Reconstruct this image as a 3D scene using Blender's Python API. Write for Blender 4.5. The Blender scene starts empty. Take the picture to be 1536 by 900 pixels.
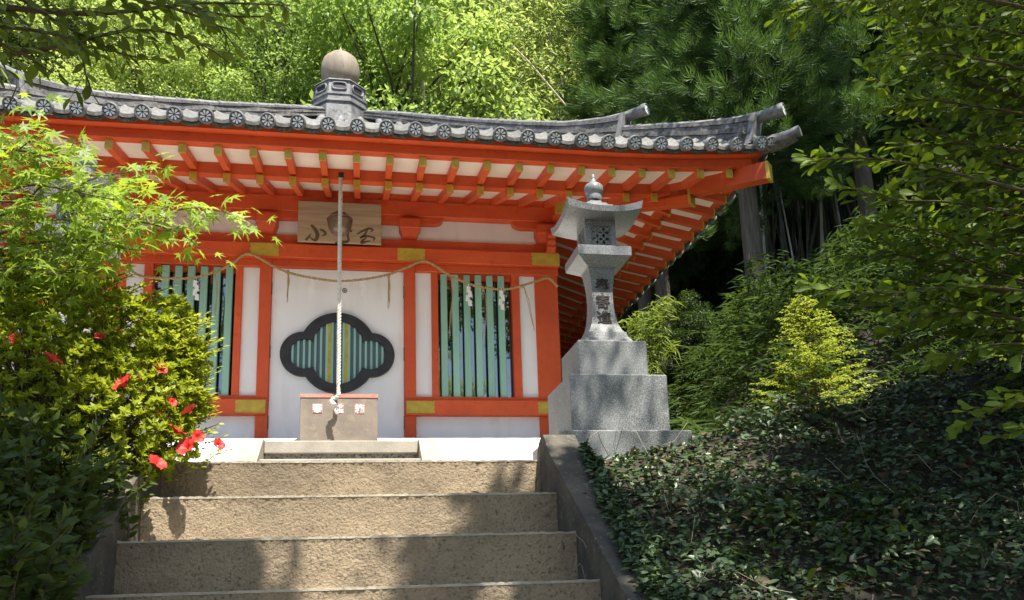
import bpy, math, random
import numpy as np
from mathutils import Vector, Matrix
random.seed(7)
SC = bpy.context.scene
COL = SC.collection
R = math.radians
# ------------------------------------------------------------------ camera
CAM = np.array([0.262002, -8.679308, -1.445322])
F_PX, PP_Y = 1260.4075, 600.0
ROT = np.array([0.98462737, 0.03067656, -0.17195319, 0.00638874, 0.97747283, 0.21096456, 0.17455124, -0.20882005, 0.96225051]).reshape(3, 3)
cd = bpy.data.cameras.new('camera'); cam = bpy.data.objects.new('camera', cd); COL.objects.link(cam)
_r = [Vector((a[0], a[2], -a[1])) for a in ROT]          # right, down, forward in scene axes
mw = Matrix((( _r[0].x, -_r[1].x, -_r[2].x, CAM[0]), (_r[0].y, -_r[1].y, -_r[2].y, CAM[1]), (_r[0].z, -_r[1].z, -_r[2].z, CAM[2]), (0, 0, 0, 1)))
cam.matrix_world = mw
cd.sensor_fit = 'HORIZONTAL'; cd.sensor_width = 36.0; cd.lens = F_PX / 1536 * 36; cd.shift_y = (PP_Y - 450) / 1536
cd.clip_start = 0.05; cd.clip_end = 2000
SC.camera = cam
# ------------------------------------------------------------------ sky, sun, exposure
SUN_EL, SUN_AZ = 63.0, 17.0                               # azimuth measured from -Y towards +X
S = Vector((math.sin(R(SUN_AZ)) * math.cos(R(SUN_EL)), -math.cos(R(SUN_AZ)) * math.cos(R(SUN_EL)), math.sin(R(SUN_EL))))
w = bpy.data.worlds.new('World'); SC.world = w; w.use_nodes = True
nt = w.node_tree; nt.nodes.clear()
sky = nt.nodes.new('ShaderNodeTexSky'); sky.sky_type = 'NISHITA'; sky.sun_disc = False
sky.sun_elevation = R(SUN_EL); sky.sun_rotation = R(180 - SUN_AZ)
bg = nt.nodes.new('ShaderNodeBackground'); bg.inputs['Strength'].default_value = 0.10
wo = nt.nodes.new('ShaderNodeOutputWorld')
nt.links.new(sky.outputs[0], bg.inputs[0]); nt.links.new(bg.outputs[0], wo.inputs[0])
sl = bpy.data.lights.new('sun', 'SUN'); sl.energy = 5.0; sl.angle = R(0.53); sl.color = (1.0, 0.95, 0.86)
so = bpy.data.objects.new('sun', sl); COL.objects.link(so)
so.rotation_euler = S.to_track_quat('Z', 'Y').to_euler(); so.location = (3, -12, 25)
SC.view_settings.view_transform = 'Standard'; SC.view_settings.look = 'None'
SC.view_settings.exposure = 1.22; SC.view_settings.gamma = 1.0
SC.render.engine = 'CYCLES'
SC.cycles.max_bounces = 8; SC.cycles.diffuse_bounces = 5; SC.cycles.transmission_bounces = 5; SC.cycles.transparent_max_bounces = 6
SC.cycles.sample_clamp_indirect = 6.0

def ray(u, v):
    c = ROT.T @ np.array([(u - 768) / F_PX, (v - PP_Y) / F_PX, 1.0])
    return np.array([c[0], c[2], -c[1]])
def at(u, v, Y):                                          # world point seen at photo pixel (u, v) at depth plane Y
    d = ray(u, v); return Vector(CAM + d * (Y - CAM[1]) / d[1])
# ------------------------------------------------------------------ materials
MATS = {}
def nodes_of(m):
    m.use_nodes = True; t = m.node_tree; return t, t.nodes, t.links
def M(name, c1, c2=None, scale=4, rough=.6, bump=0, bscale=40, spec=.5, metal=0, detail=6, thr=(.35, .65), c3=None, s3=60, t3=(.6, .7), stretch=None, obj=False, bdist=.01, rnd=0):
    m = bpy.data.materials.new(name); t, N, L = nodes_of(m)
    b = N['Principled BSDF']; b.inputs['Roughness'].default_value = rough; b.inputs['Metallic'].default_value = metal
    b.inputs['Specular IOR Level'].default_value = spec
    if obj: src = N.new('ShaderNodeTexCoord').outputs['Object']
    else: src = N.new('ShaderNodeNewGeometry').outputs['Position']
    if stretch:
        mp = N.new('ShaderNodeMapping'); mp.inputs['Scale'].default_value = stretch
        L.new(src, mp.inputs[0]); src = mp.outputs[0]
    def noise(sc, d=detail):
        n = N.new('ShaderNodeTexNoise'); n.inputs['Scale'].default_value = sc; n.inputs['Detail'].default_value = d
        n.inputs['Roughness'].default_value = .6; L.new(src, n.inputs['Vector']); return n.outputs['Fac']
    def ramp(f, lo, hi):
        r = N.new('ShaderNodeMapRange'); r.inputs[1].default_value = lo; r.inputs[2].default_value = hi; L.new(f, r.inputs[0]); return r.outputs[0]
    def mix(f, a, bb):
        x = N.new('ShaderNodeMix'); x.data_type = 'RGBA'
        L.new(f, x.inputs[0])
        for i, q in ((6, a), (7, bb)):
            if isinstance(q, tuple): x.inputs[i].default_value = (*q, 1)
            else: L.new(q, x.inputs[i])
        return x.outputs[2]
    col = None
    if c2: col = mix(ramp(noise(scale), *thr), c1, c2)
    if c3: col = mix(ramp(noise(s3, 3), *t3), col if col is not None else c1, c3)
    if rnd:
        oi = N.new('ShaderNodeObjectInfo'); mr = N.new('ShaderNodeMapRange'); mr.inputs[3].default_value = 1 - rnd; mr.inputs[4].default_value = 1 + rnd
        L.new(oi.outputs['Random'], mr.inputs[0])
        vm = N.new('ShaderNodeVectorMath'); vm.operation = 'SCALE'; L.new(mr.outputs[0], vm.inputs['Scale'])
        if col is None: vm.inputs[0].default_value = c1
        else: L.new(col, vm.inputs[0])
        col = vm.outputs[0]
    if col is None: b.inputs['Base Color'].default_value = (*c1, 1)
    else: L.new(col, b.inputs['Base Color'])
    if bump:
        bn = N.new('ShaderNodeBump'); bn.inputs['Strength'].default_value = bump; bn.inputs['Distance'].default_value = bdist
        L.new(noise(bscale, 8), bn.inputs['Height']); L.new(bn.outputs[0], b.inputs['Normal'])
    MATS[name] = m
    return m
def LEAF(name, dark, light, trans=.45, rough=.45, spec=.35, tint=(1.25, 1.15, .6)):
    m = bpy.data.materials.new(name); t, N, L = nodes_of(m)
    b = N['Principled BSDF']; out = N['Material Output']
    a = N.new('ShaderNodeAttribute'); a.attribute_name = 'v'
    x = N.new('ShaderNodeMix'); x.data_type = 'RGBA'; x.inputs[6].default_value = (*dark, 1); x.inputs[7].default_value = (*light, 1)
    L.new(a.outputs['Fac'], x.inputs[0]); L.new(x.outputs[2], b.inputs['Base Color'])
    b.inputs['Roughness'].default_value = rough; b.inputs['Specular IOR Level'].default_value = spec
    tr = N.new('ShaderNodeBsdfTranslucent'); vm = N.new('ShaderNodeVectorMath'); vm.operation = 'MULTIPLY'; vm.inputs[1].default_value = tint
    L.new(x.outputs[2], vm.inputs[0]); L.new(vm.outputs[0], tr.inputs[0])
    ms = N.new('ShaderNodeMixShader'); ms.inputs[0].default_value = trans
    L.new(b.outputs[0], ms.inputs[1]); L.new(tr.outputs[0], ms.inputs[2]); L.new(ms.outputs[0], out.inputs[0])
    MATS[name] = m; return m
M('vermilion', (.67, .103, .025), (.56, .077, .020), 2.5, .5, .3, 40, spec=.35, c3=(.50, .07, .024), s3=14, t3=(.56, .76), rnd=.08)
M('vermilion_plain', (.68, .108, .027), (.58, .082, .021), 7, .5, .2, 40, spec=.35, rnd=.10)
M('plaster', (.85, .85, .845), (.80, .80, .79), 2.5, .85, .12, 60, c3=(.74, .72, .68), s3=3.2, t3=(.56, .78), stretch=(1.6, 1.6, .5))
M('soffit', (.80, .69, .57), (.72, .60, .48), 3, .7, .05, 40)
M('mustard', (.57, .41, .055), (.45, .31, .035), 14, .45, .35, 90, metal=.25, bdist=.004)
M('teal', (.30, .54, .42), (.24, .46, .35), 5, .5, .1, 40, stretch=(1, 1, .15), rnd=.08)
M('slat_blue', (.10, .15, .19), None, rough=.6)
M('black', (.012, .012, .014), (.03, .03, .033), 10, .55, .1, 50)
M('iron', (.03, .028, .026), (.06, .05, .045), 20, .6, .2, 80, metal=.4)
M('tile', (.11, .11, .115), (.25, .248, .24), 7, .55, .35, 45, c3=(.06, .06, .057), s3=18, t3=(.55, .72), rnd=.10)
M('tile_lip', (.10, .098, .09), (.20, .195, .18), 30, .75, .4, 60, c3=(.06, .06, .055), s3=40, t3=(.55, .7), rnd=.2)  # upper band of the eave tiles, sunlight put into its paler colour
M('tile_edge', (.055, .052, .045), (.20, .185, .15), 45, .85, .8, 60, c3=(.05, .05, .04), s3=70, t3=(.5, .62), rnd=.15)  # dark mottling, with the shadow under the lip put into the colour
M('tile_course', (.085, .08, .075), (.20, .19, .18), 9, .7, .5, 60, c3=(.035, .034, .03), s3=26, t3=(.52, .68), rnd=.2)
M('tile_dark', (.014, .022, .034), (.03, .038, .05), 20, .6, .2, 80)
M('tile_light', (.84, .87, .90), (.70, .73, .77), 30, .6, .2, 80)
M('finial', (.40, .33, .23), (.22, .18, .13), 3.0, .75, .3, 40, c3=(.13, .11, .085), s3=22, t3=(.55, .75), stretch=(1, 1, .22))
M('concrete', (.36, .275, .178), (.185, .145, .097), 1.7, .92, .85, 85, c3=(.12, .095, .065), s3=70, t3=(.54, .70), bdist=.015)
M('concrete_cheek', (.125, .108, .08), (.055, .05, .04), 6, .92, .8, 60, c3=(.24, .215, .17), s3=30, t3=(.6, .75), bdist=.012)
M('concrete_nose', (.46, .41, .32), (.33, .29, .22), 12, .85, .5, 90)
M('granite', (.19, .195, .19), (.085, .09, .085), 2.2, .45, .08, 200, c3=(.33, .335, .33), s3=190, t3=(.50, .60), obj=True)
M('granite_polished', (.18, .19, .19), (.13, .135, .14), 5, .3, .05, 200, c3=(.36, .36, .36), s3=190, t3=(.52, .60), obj=True)
M('ink', (.018, .014, .013), (.05, .025, .02), 30, .7)
M('step_stone', (.36, .32, .26), (.27, .245, .20), 6, .85, .4, 60)
M('riser_stone', (.16, .155, .14), (.32, .30, .27), 30, .9, .6, 60, c3=(.05, .05, .045), s3=50, t3=(.5, .65))  # dark mottled stone of the risers
M('box_paint', (.25, .205, .16), (.165, .135, .108), 4, .8, .3, 60, c3=(.30, .235, .16), s3=9, t3=(.55, .75))
M('red_worn', (.55, .15, .11), (.32, .26, .21), 22, .75, .2, 60)
M('white_paint', (.82, .80, .78), (.70, .60, .57), 60, .6)
M('wood_sign', (.47, .37, .24), (.33, .25, .155), 5, .7, .25, 30, stretch=(.35, 4, 5), c3=(.33, .24, .14), s3=3)
M('sign_ink', (.135, .09, .05), (.10, .065, .035), 20, .8)
M('bronze', (.26, .17, .12), (.16, .11, .085), 12, .42, .1, 60, metal=.55)
M('straw', (.50, .37, .18), (.36, .25, .11), 60, .85, .4, 150)
M('rope_white', (.66, .63, .56), (.50, .47, .41), 40, .85, .4, 200)
M('paper', (.84, .83, .80), None, rough=.8)
M('bark', (.15, .125, .10), (.07, .058, .045), 6, .95, .9, 25, stretch=(3, 3, .5), bdist=.03)
M('bark_cedar', (.20, .165, .135), (.10, .08, .065), 8, .95, .9, 30, stretch=(4, 4, .3), bdist=.03)
M('twig', (.12, .085, .05), (.07, .05, .03), 10, .9)
M('twig_pale', (.34, .28, .20), (.20, .16, .11), 10, .9)
M('culm', (.10, .095, .06), (.05, .05, .03), 3, .6, rnd=.35)
M('culm_light_streak', (.80, .78, .68), (.62, .60, .48), 3, .5)  # streaks of light in the dark stand, painted as white culms
M('trunk_pale', (.66, .55, .40), (.50, .40, .28), 6, .8)
M('culm_pale', (.45, .42, .30), (.34, .32, .2), 3, .6, rnd=.2)
M('soil', (.035, .028, .018), (.055, .043, .028), 5, .95, .8, 30, c3=(.045, .05, .02), s3=3, bdist=.03)
M('gravel', (.58, .56, .515), (.48, .465, .42), 4, .95, .7, 90, c3=(.30, .27, .22), s3=80)
M('flower_red', (.62, .035, .022), (.50, .022, .018), 20, .6)
g = M('glass', (.006, .008, .008), None, rough=.015); g.node_tree.nodes['Principled BSDF'].inputs['IOR'].default_value = 2.7
LEAF('leaf_azalea', (.10, .145, .012), (.50, .575, .05), .5)
LEAF('leaf_maple', (.14, .25, .025), (.44, .58, .07), .58)
LEAF('leaf_branch', (.06, .10, .012), (.24, .32, .045), .58)
LEAF('leaf_right', (.05, .10, .010), (.20, .29, .03), .5, rough=.5, spec=.2)
LEAF('leaf_ivy', (.025, .045, .018), (.105, .16, .065), .15, rough=.42, spec=.5)
LEAF('leaf_shrub_dark', (.03, .055, .010), (.10, .15, .025), .35)
LEAF('leaf_dead', (.10, .07, .04), (.24, .18, .10), .2, rough=.8)
LEAF('leaf_young', (.24, .32, .04), (.48, .56, .09), .5)
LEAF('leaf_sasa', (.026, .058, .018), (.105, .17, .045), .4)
LEAF('leaf_sasa_lit', (.12, .18, .03), (.26, .34, .06), .45)  # leaf_sasa again with sunlight put into the colour
LEAF('leaf_back', (.18, .30, .08), (.44, .56, .18), .55, tint=(1.2, 1.15, .8))
LEAF('leaf_back_yellow', (.27, .37, .10), (.54, .64, .23), .55, tint=(1.2, 1.15, .8))
LEAF('leaf_back_dark', (.03, .06, .016), (.08, .13, .03), .35)
LEAF('leaf_bamboo', (.33, .43, .12), (.58, .68, .27), .55, tint=(1.2, 1.15, .85))
LEAF('leaf_cedar', (.022, .055, .018), (.125, .225, .055), .3, rough=.6)
# ------------------------------------------------------------------ object helpers
def tag(o, label=None, cat=None, group=None, kind=None):
    if label: o['label'] = label
    if cat: o['category'] = cat
    if group: o['group'] = group
    if kind: o['kind'] = kind
    return o
def empty(name, loc, label=None, cat=None, group=None):
    o = bpy.data.objects.new(name, None); COL.objects.link(o); o.location = loc; o.empty_display_size = .2
    return tag(o, label, cat, group)
def adopt(o, p):                                          # o was built in world coordinates
    if p is not None:
        o.parent = p
        if p.parent is None: o.matrix_parent_inverse = Matrix.Translation(p.location).inverted()
    return o
def link(name, me, parent=None, loc=None, rz=None, local=False):
    o = bpy.data.objects.new(name, me); COL.objects.link(o)
    if loc is not None: o.location = loc
    if rz is not None: o.rotation_euler = (0, 0, rz)
    if parent is not None:
        if local: o.parent = parent
        else: adopt(o, parent)
    return o
class MB:
    def __init__(s): s.v = []; s.f = []; s.m = []; s.cur = 0
    def add(s, vs, fs):
        k = len(s.v); s.v += [tuple(x) for x in vs]; s.f += [tuple(i + k for i in f) for f in fs]; s.m += [s.cur] * len(fs); return s
    def box(s, x0, x1, y0, y1, z0, z1):
        return s.add([(x0,y0,z0),(x1,y0,z0),(x1,y1,z0),(x0,y1,z0),(x0,y0,z1),(x1,y0,z1),(x1,y1,z1),(x0,y1,z1)],
                     [(0,3,2,1),(4,5,6,7),(0,1,5,4),(1,2,6,5),(2,3,7,6),(3,0,4,7)])
    def bbox(s, x0, x1, y0, y1, z0, z1, b=.006):         # box with bevelled edges
        xs=(x0,x1); ys=(y0,y1); zs=(z0,z1); vs=[]; idx={}
        for i in (0,1):
            for j in (0,1):
                for k in (0,1):
                    dx=b*(1-2*i); dy=b*(1-2*j); dz=b*(1-2*k)
                    for a,p in enumerate(((xs[i],ys[j]+dy,zs[k]+dz),(xs[i]+dx,ys[j],zs[k]+dz),(xs[i]+dx,ys[j]+dy,zs[k]))):
                        idx[i,j,k,a]=len(vs); vs.append(p)
        fs=[]
        I=lambda i,j,k,a: idx[i,j,k,a]
        fs+=[(I(0,0,0,0),I(0,0,1,0),I(0,1,1,0),I(0,1,0,0)),(I(1,0,0,0),I(1,1,0,0),I(1,1,1,0),I(1,0,1,0)),
             (I(0,0,0,1),I(1,0,0,1),I(1,0,1,1),I(0,0,1,1)),(I(0,1,0,1),I(0,1,1,1),I(1,1,1,1),I(1,1,0,1)),
             (I(0,0,0,2),I(0,1,0,2),I(1,1,0,2),I(1,0,0,2)),(I(0,0,1,2),I(1,0,1,2),I(1,1,1,2),I(0,1,1,2))]
        for i in (0,1):
            for j in (0,1):
                q=(I(i,j,0,0),I(i,j,1,0),I(i,j,1,1),I(i,j,0,1)); fs.append(q if (i==j) else q[::-1])
        for i in (0,1):
            for k in (0,1):
                q=(I(i,0,k,0),I(i,0,k,2),I(i,1,k,2),I(i,1,k,0)); fs.append(q if (i==k) else q[::-1])
        for j in (0,1):
            for k in (0,1):
                q=(I(0,j,k,1),I(1,j,k,1),I(1,j,k,2),I(0,j,k,2)); fs.append(q if (j==k) else q[::-1])
        for i in (0,1):
            for j in (0,1):
                for k in (0,1): fs.append((I(i,j,k,0),I(i,j,k,1),I(i,j,k,2)))
        return s.add(vs,fs)
    def prism(s, poly, a, b, axis='y'):                  # polygon extruded along an axis; poly in the other two axes
        n=len(poly)
        def P(p,t): return (p[0],t,p[1]) if axis=='y' else ((t,p[0],p[1]) if axis=='x' else (p[0],p[1],t))
        vs=[P(p,a) for p in poly]+[P(p,b) for p in poly]
        fs=[tuple(range(n)),tuple(range(2*n-1,n-1,-1))]+[(i,i+n,(i+1)%n+n,(i+1)%n) for i in range(n)]
        return s.add(vs,fs)
    def ring(s, outer, inner, y0, y1):                   # extruded ring between two loops of equal length (xz plane)
        n=len(outer); vs=[(p[0],y0,p[1]) for p in outer]+[(p[0],y0,p[1]) for p in inner]+[(p[0],y1,p[1]) for p in outer]+[(p[0],y1,p[1]) for p in inner]
        fs=[]
        for i in range(n):
            j=(i+1)%n
            fs+=[(i,j,n+j,n+i),(2*n+i,3*n+i,3*n+j,2*n+j),(i,2*n+i,2*n+j,j),(n+i,n+j,3*n+j,3*n+i)]
        return s.add(vs,fs)
    def tube(s, pts, rad, n=8, cap=True, flat=1.0):
        pts=[Vector(p) for p in pts]; m=len(pts)
        if not hasattr(rad,'__len__'): rad=[rad]*m
        up=None; vs=[]
        for i,p in enumerate(pts):
            t=(pts[min(i+1,m-1)]-pts[max(i-1,0)]).normalized()
            if up is None: up=Vector((0,0,1)) if abs(t.z)<.9 else Vector((1,0,0))
            a=t.cross(up).normalized(); b2=a.cross(t).normalized(); up=b2
            for k in range(n):
                an=2*math.pi*k/n; vs.append(p+a*(math.cos(an)*rad[i])+b2*(math.sin(an)*rad[i]*flat))
        fs=[]
        for i in range(m-1):
            for k in range(n):
                k2=(k+1)%n; fs.append((i*n+k,i*n+k2,(i+1)*n+k2,(i+1)*n+k))
        if cap: fs+= [tuple(range(n-1,-1,-1)),tuple(range((m-1)*n,m*n))]
        return s.add(vs,fs)
    def lathe(s, prof, n=24, c=(0,0,0)):                 # profile (r,z) round the z axis
        vs=[]; fs=[]; m=len(prof)
        for r_,z in prof:
            for k in range(n):
                a=2*math.pi*k/n; vs.append((c[0]+r_*math.cos(a),c[1]+r_*math.sin(a),c[2]+z))
        for i in range(m-1):
            for k in range(n):
                k2=(k+1)%n; fs.append((i*n+k,i*n+k2,(i+1)*n+k2,(i+1)*n+k))
        fs+=[tuple(range(n-1,-1,-1)),tuple(range((m-1)*n,m*n))]
        return s.add(vs,fs)
    def squares(s, prof, c=(0,0,0)):                     # stacked square sections (half width, z)
        vs=[]; fs=[]; m=len(prof)
        for h,z in prof: vs+=[(c[0]-h,c[1]-h,c[2]+z),(c[0]+h,c[1]-h,c[2]+z),(c[0]+h,c[1]+h,c[2]+z),(c[0]-h,c[1]+h,c[2]+z)]
        for i in range(m-1):
            for k in range(4): fs.append((i*4+k,i*4+(k+1)%4,(i+1)*4+(k+1)%4,(i+1)*4+k))
        fs+=[(3,2,1,0),tuple(range((m-1)*4,m*4))]
        return s.add(vs,fs)
    def sweep(s, secs, closed=False):                    # list of equal-length point loops
        n=len(secs[0]); vs=[p for c in secs for p in c]; fs=[]
        for i in range(len(secs)-1):
            for k in range(n): fs.append((i*n+k,i*n+(k+1)%n,(i+1)*n+(k+1)%n,(i+1)*n+k))
        fs+=[tuple(range(n-1,-1,-1)),tuple(range((len(secs)-1)*n,len(secs)*n))]
        return s.add(vs,fs)
    def mesh(s, name, mats, smooth=False):
        me=bpy.data.meshes.new(name); me.from_pydata(s.v,[],s.f)
        for m in (mats if isinstance(mats,(list,tuple)) else [mats]): me.materials.append(MATS[m])
        if max(s.m,default=0)>0: me.polygons.foreach_set('material_index',s.m)
        import bmesh
        bm=bmesh.new(); bm.from_mesh(me); bmesh.ops.recalc_face_normals(bm,faces=bm.faces); bm.to_mesh(me); bm.free()
        if smooth: smooth_me(me)
        me.update(); return me
    def build(s, name, mats, parent=None, smooth=False, **k):
        return link(name, s.mesh(name,mats,smooth), parent, **k)
def smooth_me(me, ang=40):
    me.polygons.foreach_set('use_smooth',[True]*len(me.polygons))
    try: me.set_sharp_from_angle(angle=R(ang))
    except Exception: pass
# leaf sheets: one template copied to many places in numpy
T_LEAF2=(np.array([(0,0,0),(-.26,.45,.07),(0,1,-.06),(.26,.45,.07)]),np.array([(0,2,1),(0,3,2)]))
T_LEAF=(np.array([(0,0,0),(-.17,.22,.05),(-.25,.52,.05),(-.14,.82,0),(0,1,-.08),(.14,.82,0),(.25,.52,.05),(.17,.22,.05),(0,.5,-.02)]),
        np.array([(0,8,1),(1,8,2),(2,8,3),(3,8,4),(4,8,5),(5,8,6),(6,8,7),(7,8,0)]))
T_NARROW=(np.array([(0,0,0),(-.075,.3,.015),(0,1,-.16),(.075,.3,.015),(0,.6,-.02)]),np.array([(0,4,1),(1,4,2),(2,4,3),(3,4,0)]))
def _maple():
    v=[(0,0,0)]; n=7
    angs=[-150,-100,-50,0,50,100,150]; ln=[.35,.7,.95,1.0,.95,.7,.35]
    for i in range(n):
        a=R(angs[i]); v.append((math.sin(a)*ln[i],math.cos(a)*ln[i],-.10*ln[i]))
        if i<n-1:
            b=R((angs[i]+angs[i+1])/2); v.append((math.sin(b)*.26,math.cos(b)*.26,.05))
    v.append((0,-.22,0))
    m=len(v); f=[(0,i+1,i) for i in range(1,m-2)]+[(0,1,m-1),(0,m-1,m-2)]
    return np.array(v),np.array(f)
T_MAPLE=_maple()
def _spray():                                            # feathery conifer plume
    v=[];f=[]
    rr=random.Random(3)
    for i in range(11):
        t=i/10; y=t*.9; 
        for sx in (-1,1):
            a=.75-.35*t; l=.42*(1-.55*t); b=(0,y,.10*t*t)
            tip=(sx*math.sin(a)*l, y+math.cos(a)*l, .10*t*t+.16*l+rr.uniform(-.05,.08))
            k=len(v); w_=.035
            v+=[(b[0],b[1]-w_,b[2]),(b[0],b[1]+w_,b[2]),((tip[0])*.6+sx*.0,(b[1]*.4+tip[1]*.6)-w_*1.3,b[2]*.4+tip[2]*.6),tip]
            f+=[(k,k+2,k+1),(k+1,k+2,k+3)]
    k=len(v); v+=[(-.03,0,0),(.03,0,0),(0,1.12,.16)]; f.append((k,k+1,k+2))
    return np.array(v),np.array(f)
T_SPRAY=_spray()
def _tuft():                                             # conifer shoot: thin curved strands round an axis
    v=[];f=[];rr=random.Random(5)
    for i in range(20):
        t=i/19; az=i*2.4; op=1.15-.95*t; l=.55+.45*t; y0=.25*t
        d=(math.sin(op)*math.cos(az),math.cos(op),math.sin(op)*math.sin(az)); s=.026
        px,pz=-math.sin(az)*s,math.cos(az)*s
        m=(d[0]*l*.55,y0+d[1]*l*.5-.02,d[2]*l*.55); e=(d[0]*l*.85,y0+d[1]*l*.85+.16*l,d[2]*l*.85+.06)
        k=len(v); v+=[(0,y0*.6,0),(m[0]+px,m[1],m[2]+pz),(m[0]-px,m[1],m[2]-pz),e]; f+=[(k,k+1,k+2),(k+2,k+1,k+3)]
    return np.array(v),np.array(f)
T_TUFT=_tuft()
T_OBOV=(np.array([(0,0,0),(-.10,.25,.03),(-.23,.60,.05),(-.19,.85,.02),(0,1,-.05),(.19,.85,.02),(.23,.60,.05),(.10,.25,.03),(0,.55,-.01)]),T_LEAF[1])
def unit(a): return a/np.maximum(np.linalg.norm(a,axis=-1,keepdims=True),1e-9)
def leaf_mesh(name,P,D,N,Sz,tmpl,mat,v):
    P=np.asarray(P,float);D=unit(np.asarray(D,float));N=np.asarray(N,float);n=len(P)
    A=unit(np.cross(D,N));N2=np.cross(A,D);Sz=np.broadcast_to(np.asarray(Sz,float),(n,))
    T,Fc=tmpl;k=len(T);m=len(Fc)
    V=P[:,None,:]+Sz[:,None,None]*(T[None,:,0,None]*A[:,None,:]+T[None,:,1,None]*D[:,None,:]+T[None,:,2,None]*N2[:,None,:])
    Fa=(Fc[None]+(np.arange(n)*k)[:,None,None]).reshape(-1)
    me=bpy.data.meshes.new(name);me.vertices.add(n*k);me.vertices.foreach_set('co',V.reshape(-1).astype(np.float32))
    me.loops.add(n*m*3);me.loops.foreach_set('vertex_index',Fa.astype(np.int32))
    me.polygons.add(n*m);me.polygons.foreach_set('loop_start',(np.arange(n*m)*3).astype(np.int32))
    try: me.polygons.foreach_set('loop_total',np.full(n*m,3,np.int32))
    except Exception: pass
    at_=me.attributes.new('v','FLOAT','POINT');at_.data.foreach_set('value',np.repeat(np.asarray(v,np.float32),k))
    me.materials.append(MATS[mat]);me.update(calc_edges=True);return me
# ------------------------------------------------------------------ ground
rng = np.random.default_rng(11)
def sstep(a, b, x):
    t = min(1, max(0, (x - a) / (b - a))); return t * t * (3 - 2 * t)
def gz(x, y):
    z = -.87
    if y < -4.4: z = max(-3.3, -.87 + .56 * (y + 4.4))
    if x > 1.4: z += min(1.2, .20 * (x - 1.4)) * (1 - sstep(-4.5, -3.5, y))
    z += (1.5 * min(1.2, max(0, x - 2.7 - .75 * sstep(-1.7, -.8, y))) + .48 * max(0, min(x, 40) - 4.3)) * sstep(-3.0, -1.0, y) + .18 * max(0, min(x, 30) - 3.0) * (1 - sstep(-3.1, -.9, y)) * sstep(-5.2, -3.4, y)
    z += .62 * max(0, min(y, 60) - 7.5)
    if x < -3.2: z += .22 * min(30, -3.2 - x) * sstep(-7, -4, y)
    if -.85 < x < 1.33 and y < -4.35: z -= .45
    return z
xs = sorted(set([-400, -200, -100, -60, -40, -30, -24, -20, -16, -13] + [round(-11 + .4 * i, 2) for i in range(26)] + [-.85, -.84] + [round(-.6 + .4 * i, 2) for i in range(5)] + [1.32, 1.33] + [round(1.7 + .3 * i, 2) for i in range(34)] + [13, 16, 20, 26, 34, 45, 70, 120, 200, 400]))
ys = sorted(set([-400, -200, -100, -60, -40, -30, -22, -16, -13] + [round(-11 + .3 * i, 2) for i in range(44)] + [2.5, 3.5, 4.5, 5.5, 6.5, 7.5, 8.5, 10, 12, 15, 19, 24, 30, 40, 60, 61, 100, 200, 400]))
gv = []
for y in ys:
    for x in xs:
        j = 0 if (-5 < x < 2.85 and -4.5 < y < 7) else rng.uniform(-.04, .04)
        gv.append((x, y, gz(x, y) + j))
nx = len(xs)
mb = MB(); mb.add(gv, [(j*nx+i, j*nx+i+1, (j+1)*nx+i+1, (j+1)*nx+i) for j in range(len(ys)-1) for i in range(nx-1)])
tag(mb.build('ground', 'soil', smooth=True), kind='structure')
mb = MB(); mb.box(-5.0, 2.8, -4.3, 7.2, -.95, -.857)
tag(mb.build('terrace', 'gravel'), kind='structure')
# ------------------------------------------------------------------ approach stairs
SX0, SX1, SY, SZ, TR, RI = -.665, 1.15, -4.539, -.854, .333, .20
st = empty('concrete_stairs', (.23, -6, -1.9), 'weathered brown concrete stairs with low side walls leading up to the hall', 'stairs')
def rough_block(x0, x1, y0, y1, z0, z1, nx_, nz_, amp, seed):
    rr = np.random.default_rng(seed); m = MB(); vs = []
    for k in range(nz_ + 1):
        for i in range(nx_ + 1):
            e = amp * rr.uniform(-1, .25)
            zt = z0 + (z1 - z0) * k / nz_
            if k == nz_: zt += rr.uniform(-.0035, .002)
            vs.append((x0 + (x1 - x0) * i / nx_, y0 - e * (0 if k == nz_ else 1), zt))
    n = nx_ + 1
    fs = [(k*n+i, k*n+i+1, (k+1)*n+i+1, (k+1)*n+i) for k in range(nz_) for i in range(nx_)]
    b = len(vs)
    vs += [(x0 + (x1 - x0) * i / nx_, y1, z1 - .002) for i in range(n)]
    fs += [(nz_*n+i, nz_*n+i+1, b+i+1, b+i) for i in range(nx_)]
    m.add(vs, fs); return m
for k in range(12):
    y = SY - TR * k; z = SZ - RI * k
    s_ = rough_block(SX0 + .001, SX1 - .001, y, y + TR + .03, z - RI - .03, z - .009, 150 if k < 5 else 20, 16 if k < 5 else 3, .006, k).build('step', 'concrete', st, smooth=True)
    rough_block(SX0 + .002, SX1 - .002, y - .002, y + TR + .02, z - .010, z, 120 if k < 5 else 20, 1, .0015, 50 + k).build('nosing', 'concrete_nose', s_)
for x0, x1 in ((SX1, SX1 + .165), (SX0 - .165, SX0)):
    top = []; off = .125
    yt = -4.62
    for i in range(9):
        a = R(90 * i / 8); top.append((yt + .16 * math.sin(a), SZ + off - .6*(.02) - .10 + .10 * math.cos(a)))
    low = (SY - TR * 12.3, SZ - RI * 12.3 + off)
    poly = [(yt + .16, -1.6)] + [(low[0], low[1] - .9)] + [low] + [(yt - .14, SZ + off - .6 * (.22))] + top
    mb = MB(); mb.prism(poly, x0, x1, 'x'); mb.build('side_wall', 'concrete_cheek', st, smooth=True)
# ------------------------------------------------------------------ main hall
CY = 2.392
hall = empty('shrine_hall', (0, CY, -.86), 'vermilion and white square shrine hall with tiled roof, teal barred windows and onion finial', 'shrine')
def hp(mb, name, mat, smooth=False): return mb.build(name, mat, hall, smooth)
def dz(a): return .062 * max(0, (abs(a) - 2.45) / 1.4) ** 2
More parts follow.
